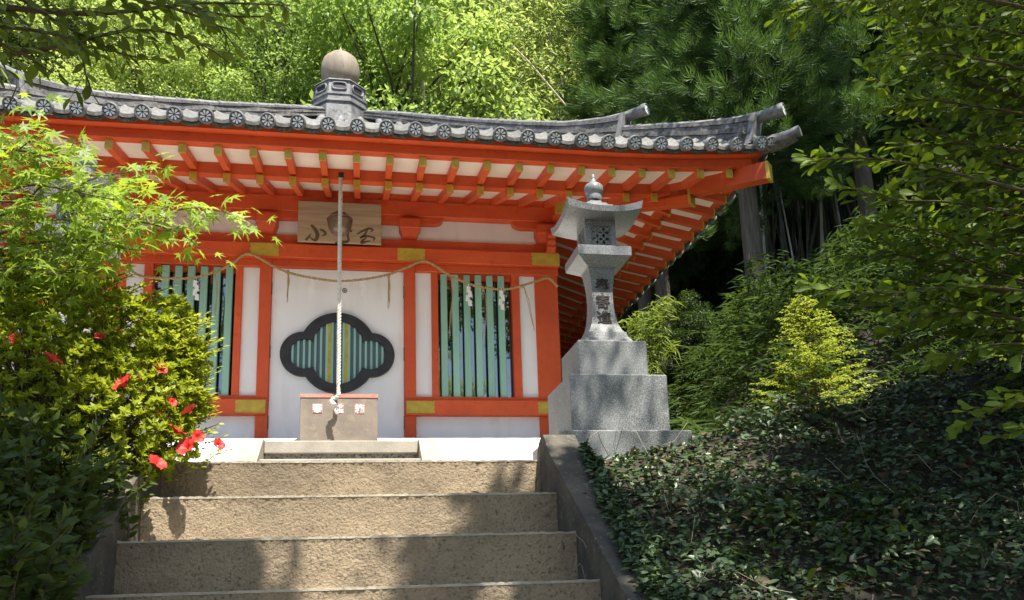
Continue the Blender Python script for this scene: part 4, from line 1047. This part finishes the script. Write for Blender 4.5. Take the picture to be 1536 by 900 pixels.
# ------------------------------------------------------------------ evergreen at the right: leafy sprays in view, crown shading the bank
rt = empty('evergreen_tree', (4.6, -7.9, gz(4.6, -7.9)), 'tall glossy evergreen with leafy sprays filling the right edge', 'tree')
tb = MB(); tb.tube([tuple(p) for p in resample([(4.6, -7.9, gz(4.6, -7.9) - .2), (4.5, -7.8, 0), (4.4, -7.6, 2.0), (4.2, -7.4, 4.6)], .3)], .16, 10); tb.build('trunk', 'bark', rt, True)
tw = MB(); Lv = Leaves(); Lb = Leaves()
MAIN = [([(1700, 60), (1480, 0), (1300, -2), (1182, 18)], -6.3, -6.2), ([(1700, 150), (1500, 95), (1390, 80), (1318, 92)], -6.2, -6.0), ([(1700, 200), (1500, 165), (1380, 150), (1320, 170)], -6.1, -5.9), ([(1700, 330), (1440, 262), (1310, 238), (1210, 240)], -6.3, -6.1),
        ([(1720, 380), (1470, 310), (1350, 300), (1262, 278)], -6.2, -5.9), ([(1720, 430), (1480, 370), (1380, 345), (1300, 335)], -6.1, -5.9), ([(1720, 470), (1480, 430), (1340, 440), (1215, 432)], -6.2, -6.0), ([(1720, 520), (1540, 480), (1420, 470), (1330, 500)], -6.2, -5.9), ([(1720, 560), (1560, 520), (1470, 520), (1400, 545)], -6.2, -6.0),
        ([(1720, 250), (1560, 230), (1440, 215), (1350, 215)], -6.0, -5.8), ([(1720, 100), (1560, 60), (1450, 40), (1360, 45)], -6.0, -5.8), ([(1720, 620), (1600, 600), (1500, 610), (1440, 640)], -6.4, -6.2), ([(1720, 680), (1600, 650), (1530, 640)], -6.4, -6.3)]
for pts, a, b in MAIN: sprigs(Lv, tw, pxpath(pts, a, b), .010, .002, .034, .19, .021, .064, ang=50, droop=.1, start=.08, vb=.55, flatn=.5, nc=(-.15, -.75, 0))
for _ in range(150):
    u, v = rng.uniform(1400, 1760), rng.uniform(-60, 520); Y = rng.uniform(-5.9, -4.9); p = np.array(at(u, v, Y)); q = p + np.array([rng.uniform(-.5, -.2), rng.uniform(-.2, .2), rng.uniform(-.1, .25)])
    sprigs(Lb, tw, [p + np.array([.5, 0, -.1]), p, q], .008, .002, .06, .22, .026, .066, ang=50, droop=.15, start=.05, vb=.28, flatn=.5, nc=(-.15, -.6, 0))  # low vb puts the shade inside the crown into the leaf colour
o = link('foliage', Lv.mesh('foliage', T_OBOV, 'leaf_right'), rt); o['kind'] = 'stuff'
o = link('inner_foliage', Lb.mesh('inner_foliage', T_LEAF2, 'leaf_right'), rt); o['kind'] = 'stuff'
tw.build('branches', 'twig', rt)
Cn = Leaves()
canopy(Cn, 400, 2.55, 7.8, -7.6, -3.0, 4.4, 6.6, -.9, per=80, ok=lambda x, y: not (2.1 < x < 3.4 and -5.9 < y < -4.0 and rng.random() < .5) and not (3.1 < x < 4.5 and y > -3.3))
canopy(Cn, 44, 1.45, 2.6, -7.2, -4.75, 5.0, 6.4, -1.0, rad=.30, per=55)
for sx_, sy_, k_ in ((.72, -5.35, 7), (.95, -5.1, 9), (1.1, -5.6, 9), (.85, -4.75, 4), (1.22, -4.8, 7), (.7, -5.8, 6), (1.0, -6.1, 8), (1.25, -6.3, 8), (1.3, -5.3, 6), (.5, -5.62, 3)): canopy(Cn, k_, sx_ - .12, sx_ + .12, sy_ - .16, sy_ + .16, 4.6, 5.6, -1.1, rad=.17, per=40, size=.14)
canopy(Cn, 215, 2.75, 9.0, -3.0, 3.5, 5.0, 7.0, -.3, per=70, ok=lambda x, y: not (2.4 < x < 3.1 and y < -1.2) and not (3.25 < x < 4.45 and y < -1.5))
canopy(Cn, 13, 1.3, 2.3, -4.5, -3.7, 5.4, 6.4, -.4, rad=.22, per=44, size=.08)
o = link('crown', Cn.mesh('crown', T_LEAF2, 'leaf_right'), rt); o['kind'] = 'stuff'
# ------------------------------------------------------------------ ground cover on the banks
def cover(n, x0, x1, y0, y1, hmax, size, ok=None, vb=.5):
    x = rng.uniform(x0, x1, n); y = rng.uniform(y0, y1, n); k = np.array([ok(a, b) for a, b in zip(x, y)]) if ok else np.ones(n, bool); x, y = x[k], y[k]; n = len(x)
    bump = .5 + .5 * np.sin(x * 5.3 + 1.2) * np.sin(y * 4.1 + .4) * .9 + .25 * np.sin(x * 13 + y * 9)
    z = np.array([gz(a, b) for a, b in zip(x, y)]) + hmax * np.clip(bump, .1, 1.3) * rng.random(n) ** .6 * np.where((x > 1.2) & (x < 2.2) & (y > -5.0), .3, 1.0)
    D = unit(np.stack([rng.normal(size=n), rng.normal(size=n) - .5, rng.normal(size=n) * .45 - .1], 1)); N = unit(rng.normal(size=(n, 3)) * .45 + np.array([0, -.35, .9]))
    return np.stack([x, y, z], 1), D, N, size * rng.uniform(.6, 1.25, n), np.clip(vb + rng.normal(size=n) * .22, 0, 1)
def near(x, y): return rng.random() < (1.0 if y < -5 else .75)
P_, D_, N_, S_, V_ = cover(62000, 1.27, 5.6, -7.3, -3.3, .18, .042, near)
o = link('ground_cover', leaf_mesh('ground_cover', P_, D_, N_, S_, T_LEAF, 'leaf_ivy', V_)); tag(o, 'dark glossy ground cover blanketing the right bank', 'ground cover', kind='stuff')
P_, D_, N_, S_, V_ = cover(4200, 1.31, 5.2, -7.6, -3.6, .15, .05, near)
o = link('leaf_litter', leaf_mesh('leaf_litter', P_, D_, N_, S_, T_LEAF, 'leaf_dead', V_)); tag(o, 'brown dead leaves scattered over the right bank', 'leaf litter', kind='stuff')
P_, D_, N_, S_, V_ = cover(16000, -3.4, -.80, -7.4, -4.2, .24, .045, near)
o = link('ground_cover', leaf_mesh('ground_cover', P_, D_, N_, S_, T_LEAF, 'leaf_ivy', V_)); tag(o, 'dark leafy undergrowth beside the left side wall of the stairs', 'ground cover', kind='stuff')
P_, D_, N_, S_, V_ = cover(9000, 1.4, 5.2, -7.2, -3.8, .20, .062, lambda a, b: math.sin(a * 3.3 + b) * math.sin(b * 2.9 - a * .7) > .25)
o = link('ground_cover', leaf_mesh('ground_cover', P_, D_, N_, S_, T_OBOV, 'leaf_shrub_dark', V_)); tag(o, 'patches of larger leaved low plants among the dark ground cover', 'ground cover', kind='stuff')
k_ = 5200; yy = rng.uniform(-6.7, -4.75, k_); xx = 1.34 - .13 * rng.random(k_) ** 1.5 * np.clip((-4.6 - yy) / 1.0, .15, 1.0)
zz = SZ + .6 * (yy - SY) + .125 + rng.uniform(-.02, .055, k_); P_ = np.stack([xx, yy, zz], 1); D_ = unit(np.stack([rng.normal(size=k_) - .5, rng.normal(size=k_) - .4, rng.normal(size=k_) * .4], 1))
o = link('trailing_vine', leaf_mesh('trailing_vine', P_, D_, unit(rng.normal(size=(k_, 3)) * .45 + np.array([0, -.35, .9])), .036 * rng.uniform(.6, 1.25, k_), T_LEAF, 'leaf_ivy', rng.random(k_))); tag(o, 'leafy vine trailing over the outer edge of the right side wall', 'vine', kind='stuff')
P_, D_, N_, S_, V_ = cover(9000, 2.7, 6.6, -3.5, -1.9, .16, .05)
o = link('ground_cover', leaf_mesh('ground_cover', P_, D_, N_, S_, T_LEAF, 'leaf_ivy', V_)); tag(o, 'dark ground cover round the foot of the bright young shrub', 'ground cover', kind='stuff')
tw = MB()
for _ in range(75):
    x, y = rng.uniform(1.5, 4.5), rng.uniform(-7.0, -3.8); a = rng.uniform(0, 6.28); L_ = rng.uniform(.12, .45); z = gz(x, y) + rng.uniform(.04, .16); q = [(x, y, z)]
    for k in range(4): a += rng.uniform(-.4, .4); x += math.cos(a) * L_ / 4; y += math.sin(a) * L_ / 4; z = gz(x, y) + rng.uniform(.05, .2); q.append((x, y, z))
    tw.tube(q, [.0019, .0017, .0014, .0011, .0008], 4)
tag(tw.build('fallen_twigs', 'twig_pale'), 'thin pale twigs and bare stems lying over the ground cover', 'twigs', kind='stuff')
tw = MB()
for pts in ([(858, 862), (870, 845), (878, 870), (885, 900), (900, 905)], [(862, 797), (866, 805), (875, 812), (880, 822)]):
    tw.tube([tuple(p) for p in resample(pxpath(pts, -5.38), .02)], .0016, 4)
tag(tw.build('dry_vine', 'twig_pale'), 'dry pale vine tendrils curling over the right end of the steps', 'vine')
# a few bare leaves lying on the stairs and side wall
lf = leaf_mesh('fallen_leaf', [(0, 0, 0)], [(0, 1, 0)], [(0, 0, 1)], [.05], T_LEAF, 'leaf_dead', [.4])
for u, v, Y, rx, rz_, lab in ((846, 826, -5.222, 80, 60, 'brown leaf stuck to the third riser near the right wall'), (905, 755, None, -25, 40, 'curled brown leaf lying on the right side wall of the stairs'), (722, 741, -4.86, 20, 70, 'small brown leaf on the second step below the lantern side')):
    p = at(u, v, Y) if Y else Vector((1.22, -5.15, SZ + .6 * (-5.15 - SY) + .132)); o = link('fallen_leaf', lf, loc=p); o.rotation_euler = (R(rx), .3, R(rz_)); tag(o, lab, 'leaf')
# ------------------------------------------------------------------ young bright shrubs
def young(base_px, top_px, Y, name_label, seed, wide):
    b = np.array(at(*base_px, Y)); t = np.array(at(*top_px, Y)); b[2] = min(b[2], gz(b[0], b[1]) + .02)
    root = empty('young_shrub', tuple(b), name_label, 'shrub'); Lv = Leaves(); tw = MB(); H = t[2] - b[2]
    stem = resample([b, b + (t - b) * .4 + [.02, 0, 0], t], .03); m = len(stem); tw.tube([tuple(p) for p in stem], [.012 - .010 * i / m for i in range(m)], 6)
    for i in range(int(m * .22), m):
        f = i / m
        for _ in range(5):
            a = rng.uniform(0, 6.28); L_ = wide * (1.06 - f) ** .8 * rng.uniform(.6, 1.1); d = np.array([math.cos(a), math.sin(a), rng.uniform(.12, .45)])
            e = stem[i] + unit(d) * max(L_, .05); mid = (stem[i] + e) / 2 + [0, 0, .02]
            sprigs(Lv, tw, [stem[i], mid, e - [0, 0, .02]], .003, .001, .03, .085, .011, .029, ang=52, droop=.25, start=.25, vb=.5, flatn=1.2)
    tw.build('stem', 'twig', root); o = link('foliage', Lv.mesh('foliage', T_LEAF2, 'leaf_young'), root); o['kind'] = 'stuff'
young((1228, 660), (1205, 452), -2.6, 'bright yellow-green young shrub glowing above the dark bank', 1, .66)
young((1480, 640), (1470, 525), -2.9, 'small sunlit yellow-green shrub near the right edge', 2, .42)
# ------------------------------------------------------------------ bamboo grass on the slope
def sasa(n, x0, x1, y0, y1, hmin, hmax, size, ok=None):
    P_, D_, N_, S_, V_ = [], [], [], [], []
    for _ in range(n):
        x, y = rng.uniform(x0, x1), rng.uniform(y0, y1)
        if ok and not ok(x, y): continue
        h = rng.uniform(hmin, hmax) * (.75 + .55 * math.sin(x * 3.1 + y * 1.3) * math.sin(y * 2.7 - x)); p = np.array([x, y, gz(x, y) + h]); a0 = rng.uniform(0, 6.28); vb = rng.uniform(.25, .75)
        for k in range(6):
            a = a0 + k * 2.1 + rng.uniform(-.5, .5); D = unit(np.array([math.cos(a), math.sin(a), rng.uniform(-.55, .35)]))
            P_.append(p - [0, 0, rng.uniform(0, .18)]); D_.append(D); N_.append(unit(UP + rng.normal(size=3) * .3)); S_.append(size * rng.uniform(.6, 1.3)); V_.append(vb + rng.uniform(-.2, .2))
    return np.array(P_), np.array(D_), np.array(N_), np.array(S_), np.clip(V_, 0, 1)
P_, D_, N_, S_, V_ = sasa(19000, 2.60, 10.5, -3.0, 6.5, .10, .80, .19, ok=lambda x, y: rng.random() < .78 + .22 * math.sin(x * 2.1 + 1) * math.sin(y * 1.7) and not (x < 3.4 and y > .5) and not (3.1 < x < 4.7 and y < -2.25))
o = link('bamboo_grass', leaf_mesh('bamboo_grass', P_, D_, N_, S_, T_NARROW, 'leaf_sasa', V_)); tag(o, 'dense green bamboo grass covering the slope right of the hall', 'bamboo grass', kind='stuff')
P_, D_, N_, S_, V_ = sasa(9000, 5.5, 17, 1.5, 15, .1, .9, .30)
o = link('undergrowth', leaf_mesh('undergrowth', P_, D_, N_, S_, T_NARROW, 'leaf_sasa', V_)); tag(o, 'shaded undergrowth beneath the cedars on the hillside', 'undergrowth', kind='stuff')
bc = empty('bamboo_clump', tuple(at(972, 620, -2.3)), 'bright sunlit clump of dwarf bamboo beside the lantern', 'bamboo'); Lv = Leaves(); tw = MB()
for (u, v), r_ in [((972, 490), .16), ((985, 470), .12), ((955, 520), .13), ((990, 520), .14), ((965, 555), .13), ((1000, 455), .08), ((945, 485), .07)]:
    c = np.array(at(u, v, -2.3))
    for _ in range(int(9000 * r_ * r_)):
        p = c + rand_dirs(1)[0] * r_ * rng.random() ** .4; D = unit(np.array([rng.normal() * .8, rng.normal() * .8 - .2, -.35 + rng.normal() * .35])); Lv.add(p, D, unit(UP + rng.normal(size=3) * .35), rng.uniform(.06, .13), .5 + rng.uniform(-.3, .3))
    tw.tube([tuple(at(972, 640, -2.3)), tuple(c - [0, 0, .2]), tuple(c + [0, 0, r_])], [.006, .004, .002], 5)
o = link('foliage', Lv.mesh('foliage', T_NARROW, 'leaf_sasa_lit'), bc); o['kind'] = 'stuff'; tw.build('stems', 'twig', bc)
# ------------------------------------------------------------------ trees
def tree_mesh(seed, H, crown_c, crown_r, n_cl, per, leaf, mat, tmpl=T_LEAF2, cl_r=.75):
    global rng
    keep = rng; rng = np.random.default_rng(seed); tb = MB()
    tp = resample([(0, 0, -.4), (.15, .1, H * .35), (-.1, .05, H * .7), (0, 0, H * .95)], .6); m = len(tp); r0 = .013 * H
    tb.tube([tuple(p) for p in tp], [r0 * (1 - .85 * i / m) for i in range(m)], 8); Lv = Leaves()
    for _ in range(n_cl):
        d = rand_dirs(1)[0]; c = np.array(crown_c) + d * np.array(crown_r) * rng.uniform(.35, 1.0)
        b = np.array([0, 0, max(H * .3, c[2] - rng.uniform(.6, 2.0))]); b[:2] = np.interp(b[2], [p[2] for p in tp], [p[0] for p in tp]), np.interp(b[2], [p[2] for p in tp], [p[1] for p in tp])
        tb.tube([tuple(b), tuple((b + c) / 2 + rng.normal(size=3) * .15), tuple(c)], [.026, .016, .008], 5)
        clump_leaves(Lv, c, cl_r * rng.uniform(.6, 1.25), per, leaf, flat=.6, vbase=rng.uniform(.25, .75), vr=.22)
    out = tb.mesh('trunk', 'bark', True), Lv.mesh('crown', tmpl, mat); rng = keep; return out
def plant(meshes, name, x, y, label, cat, group=None, s=1.0, rz_=None, zoff=0):
    r_ = empty(name, (x, y, gz(x, y) + zoff), label, cat, group); r_.scale = (s,) * 3; r_.rotation_euler = (0, 0, random.uniform(0, 6.28) if rz_ is None else rz_)
    for nm, me in meshes: 
        o = link(nm, me, r_, local=True)
        if nm in ('crown', 'foliage'): o['kind'] = 'stuff'
    return r_
def pair(t): return (('trunk', t[0]), ('crown', t[1]))
TG = pair(tree_mesh(1, 11, (0, 0, 8.2), (2.6, 2.6, 3.0), 170, 420, .078, 'leaf_back', cl_r=.60)); TY = pair(tree_mesh(2, 11, (0, 0, 8.2), (2.8, 2.8, 3.0), 170, 420, .078, 'leaf_back_yellow', cl_r=.60)); TD = pair(tree_mesh(3, 11, (0, 0, 8.0), (2.7, 2.7, 3.2), 130, 300, .12, 'leaf_back_dark'))
TS = pair(tree_mesh(4, 6.5, (0, 0, 4.6), (1.7, 1.7, 1.9), 80, 260, .09, 'leaf_back', cl_r=.5))
def tree_px(meshes, name, u, v, Y, label, cat, group=None, cz=8.2, s=1.0):     # crown centre at the pixel, trunk standing on the ground below
    p = at(u, v, Y); g_ = gz(p.x, Y); plant(meshes, name, p.x, Y, label, cat, group, s=(p.z - g_) / cz if s is None else s, zoff=0 if s is None else p.z - g_ - cz * s - 0)
tree_px(TG, 'broadleaf_tree', 415, 140, 10.0, 'dense mid-green tree directly left of the roof finial', 'tree', s=None)
tree_px(TY, 'broadleaf_tree', 215, 130, 10.5, 'yellow-green tree rising above the left half of the roof', 'tree', s=None)
tree_px(TD, 'broadleaf_tree', -70, 40, 11.0, 'dark tree in the far upper left corner', 'tree', s=None)
tree_px(TG, 'broadleaf_tree', 505, 60, 15.0, 'green tree just right of the roof finial', 'tree', s=None)
tree_px(TS, 'broadleaf_tree', 590, 175, 9.5, 'small fresh green tree low behind the roof right of the finial', 'tree', s=None, cz=4.6)
tree_px(TY, 'broadleaf_tree', 300, 50, 15.0, 'tall yellow-green tree between the dark tree and the finial', 'tree', s=None)
for i, (u, v, Y, t) in enumerate([(-120, 90, 13, TG), (110, 60, 15, TY), (410, 0, 19, TY), (620, -30, 20, TY), (760, -20, 21, TG), (900, 10, 22, TD), (1050, 40, 21, TD), (1200, 60, 20, TD), (1350, 60, 18, TD), (1500, 60, 17, TD), (200, -20, 20, TY)]):
    tree_px(t, 'hillside_tree', u, v, Y, 'leafy tree far up the wooded hillside behind the others', 'tree', 'trees far up the hillside', s=None)
TB = pair(tree_mesh(5, 6.5, (0, 0, 4.6), (1.7, 1.7, 1.9), 80, 240, .10, 'leaf_back_dark', cl_r=.5))
for x, y, s_, lab in ((4.85, 2.4, .30, 'dark green bush under the right eave nearest the slope'), (4.55, 4.4, .34, 'dark green bush deep under the right eave beside the hall'), (4.4, 6.6, .4, 'dark green bush at the far corner of the hall')):
    plant(TB, 'slope_bush', x, y, lab, 'bush', 'bushes on the slope beside the hall', s=s_, zoff=-.6)
# bamboo
def bamboo_mesh(seed, H=11):
    global rng
    keep = rng; rng = np.random.default_rng(seed); tb = MB(); ln = rng.uniform(-.08, .08, 2)
    tp = [np.array([ln[0] * z + .012 * ln[0] * z * z, ln[1] * z, z]) for z in np.linspace(-.3, H, 24)]
    tb.tube([tuple(p) for p in tp], [.045 * (1 - .8 * i / 24) for i in range(24)], 7); Lv = Leaves()
    for i in range(9, 24):
        for _ in range(7):
            a = rng.uniform(0, 6.28); L_ = rng.uniform(.5, 1.5) * (1.15 - .6 * abs(i - 15) / 9); d = np.array([math.cos(a), math.sin(a), .35]); e = tp[i] + d * L_ - [0, 0, .25 * L_ * L_]
            tb.tube([tuple(tp[i]), tuple(tp[i] + d * L_ * .5), tuple(e)], [.008, .005, .002], 4); vb = rng.uniform(.3, .7)
            n = 60; t = rng.random(n); P_ = tp[i] + d * (L_ * t)[:, None] - np.array([0, 0, 1]) * (.25 * (L_ * t) ** 2)[:, None] + rng.normal(size=(n, 3)) * .16
            D = unit(np.stack([rng.normal(size=n) * .7 + d[0] * .5, rng.normal(size=n) * .7 + d[1] * .5, -.55 + rng.normal(size=n) * .3], 1)); Lv.add(P_, D, unit(rng.normal(size=(n, 3)) * .5 + UP), rng.uniform(.10, .19, n), vb + rng.uniform(-.25, .25, n))
    out = tb.mesh('culm', 'culm_pale', True), Lv.mesh('foliage', (T_NARROW[0] * [1.5, 1, 1], T_NARROW[1]), 'leaf_bamboo'); rng = keep; return (('culm', out[0]), ('foliage', out[1]))
BM = [bamboo_mesh(21), bamboo_mesh(22), bamboo_mesh(23)]
for i, (u, Y) in enumerate([(585, 13), (610, 11.5), (650, 10.5), (690, 10), (725, 9.6), (760, 10.2), (795, 9.6), (825, 10.5), (670, 14.5), (710, 14), (745, 14), (785, 14), (640, 16), (820, 14.5), (600, 17), (850, 12.5), (870, 14)]):
    p = at(u, 60, Y); plant(BM[i % 3], 'bamboo', p.x, Y, 'tall bright green bamboo in the sunlit grove behind the roof', 'bamboo', 'bamboo grove behind the roof', s=(p.z - gz(p.x, Y)) / 7.6)
p = at(632, 90, 8.2); tb = MB(); g_ = gz(p.x, 8.2); q0 = at(637, 172, 8.2); q1 = at(622, -40, 8.2)
tb.tube([(q0.x + .05, 8.2, g_ - .2), tuple(q0), tuple(p), tuple(q1)], [.05, .045, .04, .03], 8); t_ = tag(tb.build('bare_trunk', 'trunk_pale', smooth=True), 'thin bare pale trunk standing before the bright bamboo', 'tree')
tb = MB()
for _ in range(60):
    a = at(rng.uniform(560, 640), rng.uniform(20, 160), 9.2 + rng.uniform(-.4, .4)); b = a + Vector((rng.uniform(-.5, .5), rng.uniform(-.3, .3), rng.uniform(-.6, .9))); tb.tube([tuple(a), tuple((a + b) / 2 + Vector((rng.uniform(-.1, .1), 0, .05))), tuple(b)], [.011, .008, .003], 4)
tag(tb.build('bare_branches', 'twig_pale'), 'tangle of bare grey twigs behind the roof right of the finial', 'branches', kind='stuff')
tb = MB(); tb.tube([tuple(at(*q, 8.4)) for q in ((760, 60), (795, 95), (835, 142), (850, 160))], [.02, .022, .02, .02], 6); tag(tb.build('leaning_pole', 'trunk_pale'), 'thin pale pole leaning diagonally in the bamboo', 'pole')
# cedars
def cedar_mesh(seed, H=15, cb=3.3, rmax=1.75, n=7200):
    global rng
    keep = rng; rng = np.random.default_rng(seed); tb = MB(); tb.tube([(0, 0, -.5), (.03, 0, H * .5), (0, 0, H * .98)], [.19, .13, .02], 10); Lv = Leaves()
    nb_ = 110
    for i in range(nb_):
        f = (i + rng.random()) / nb_; z = cb + (H - cb) * f; a = i * 2.4 + rng.uniform(-.3, .3); L_ = rmax * (1 - f) ** .6 * rng.uniform(.7, 1.1) + .25
        d = np.array([math.cos(a), math.sin(a), 0]); b = np.array([0, 0, z]); e = b + d * L_ + [0, 0, -.10 * L_ * L_ + .05]
        tb.tube([tuple(b), tuple((b + e) / 2 + [0, 0, .10]), tuple(e)], [.045, .03, .01], 5); vb = rng.uniform(.25, .8); m = int(n / nb_ * (1.5 - f))
        t = .08 + .97 * rng.random(m) ** .7; P_ = b + (e - b) * t[:, None] + rng.normal(size=(m, 3)) * np.array([.20, .20, .16])
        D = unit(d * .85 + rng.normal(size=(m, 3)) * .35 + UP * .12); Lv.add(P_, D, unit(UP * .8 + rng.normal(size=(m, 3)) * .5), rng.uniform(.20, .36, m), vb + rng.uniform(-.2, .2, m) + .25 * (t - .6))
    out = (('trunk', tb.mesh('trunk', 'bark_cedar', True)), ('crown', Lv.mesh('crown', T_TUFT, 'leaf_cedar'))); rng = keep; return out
CD = [cedar_mesh(31), cedar_mesh(32)]
for i, (u, Y, lab) in enumerate([(958, 8.5, 'leftmost dark cedar behind the roof beside the bright bamboo'), (985, 8.0, 'dark cedar directly behind the right roof corner'), (1128, 9.5, 'dark cedar between the roof corner and its right neighbour'), (1122, 2.6, 'cedar with a grey trunk standing under the right roof corner'),
        (1225, 9.0, 'dark cedar right of the roof corner with drooping sprays'), (1300, 5.0, 'dark cedar behind the left tips of the leafy evergreen'), (1380, 6.0, 'dark cedar half hidden by the evergreen sprays'), (1480, 4.5, 'dark cedar hidden behind the rightmost evergreen leaves')]):
    p = at(u, 300, Y); plant(CD[i % 2], 'cedar_tree', p.x, Y, lab, 'tree', 'cedars behind the hall', s=.95 if Y > 3 else .85)
for i, (u, Y) in enumerate([(1000, 12), (940, 14.5), (1085, 13), (1180, 12), (1290, 10), (1400, 9), (1350, 13), (1500, 8), (1240, 15), (1560, 6)]):
    p = at(u, 300, Y); plant(CD[i % 2], 'cedar_tree', p.x, Y, 'cedar deep in the dark wood behind the front row', 'tree', 'cedars deep in the wood', s=1.0)
for x, y, lab in ((8.8, -2.2, 'unseen cedar added beyond the right edge to shade the slope'),):
    plant(CD[0], 'cedar_tree', x, y, lab, 'tree', 'added cedars shading the slope', s=.95)  # unseen tree, added to shade the bamboo grass
# dark stand of culms right of the hall
cm_ = []
for k in range(4):
    tb = MB(); lx = (-.09, .03, .12, -.04)[k]
    tb.tube([(lx * z + .004 * lx * z * z, .02 * z * (k - 1.5), z) for z in np.linspace(-.4, 7.5, 16)], [.036 - .016 * i / 16 for i in range(16)], 7); cm_.append(tb.mesh('bamboo_culm', ('culm', 'culm_light_streak', 'culm', 'culm')[k], True))
for i in range(80):
    u = rng.uniform(1138, 1345); Y = rng.uniform(7.2, 10.5); p = at(u, 400, Y); o = link('bamboo_culm', cm_[(0, 2, 1, 3, 0, 2, 3)[i % 7]], loc=(p.x, Y, gz(p.x, Y)), rz=rng.uniform(0, 6.28)); s_ = rng.uniform(.35, 1.3); o.scale = (s_, s_, 1); o.rotation_euler = (rng.normal() * .07, rng.normal() * .09, o.rotation_euler[2])
    tag(o, 'slender bare culm in the dark bamboo stand right of the hall', 'bamboo', 'culms of the dark bamboo stand')
# trees behind the photographer (seen only as reflections in the window glass)
for i, (x, y, t) in enumerate([(-9, -24, TG), (-3, -27, TD), (3, -25, TY), (9, -23, TG), (14, -16, TD), (-13, -16, TD)]):
    plant(t, 'valley_tree', x, y, 'leafy tree on the valley side opposite the hall, reflected in its windows', 'tree', 'trees opposite the hall')
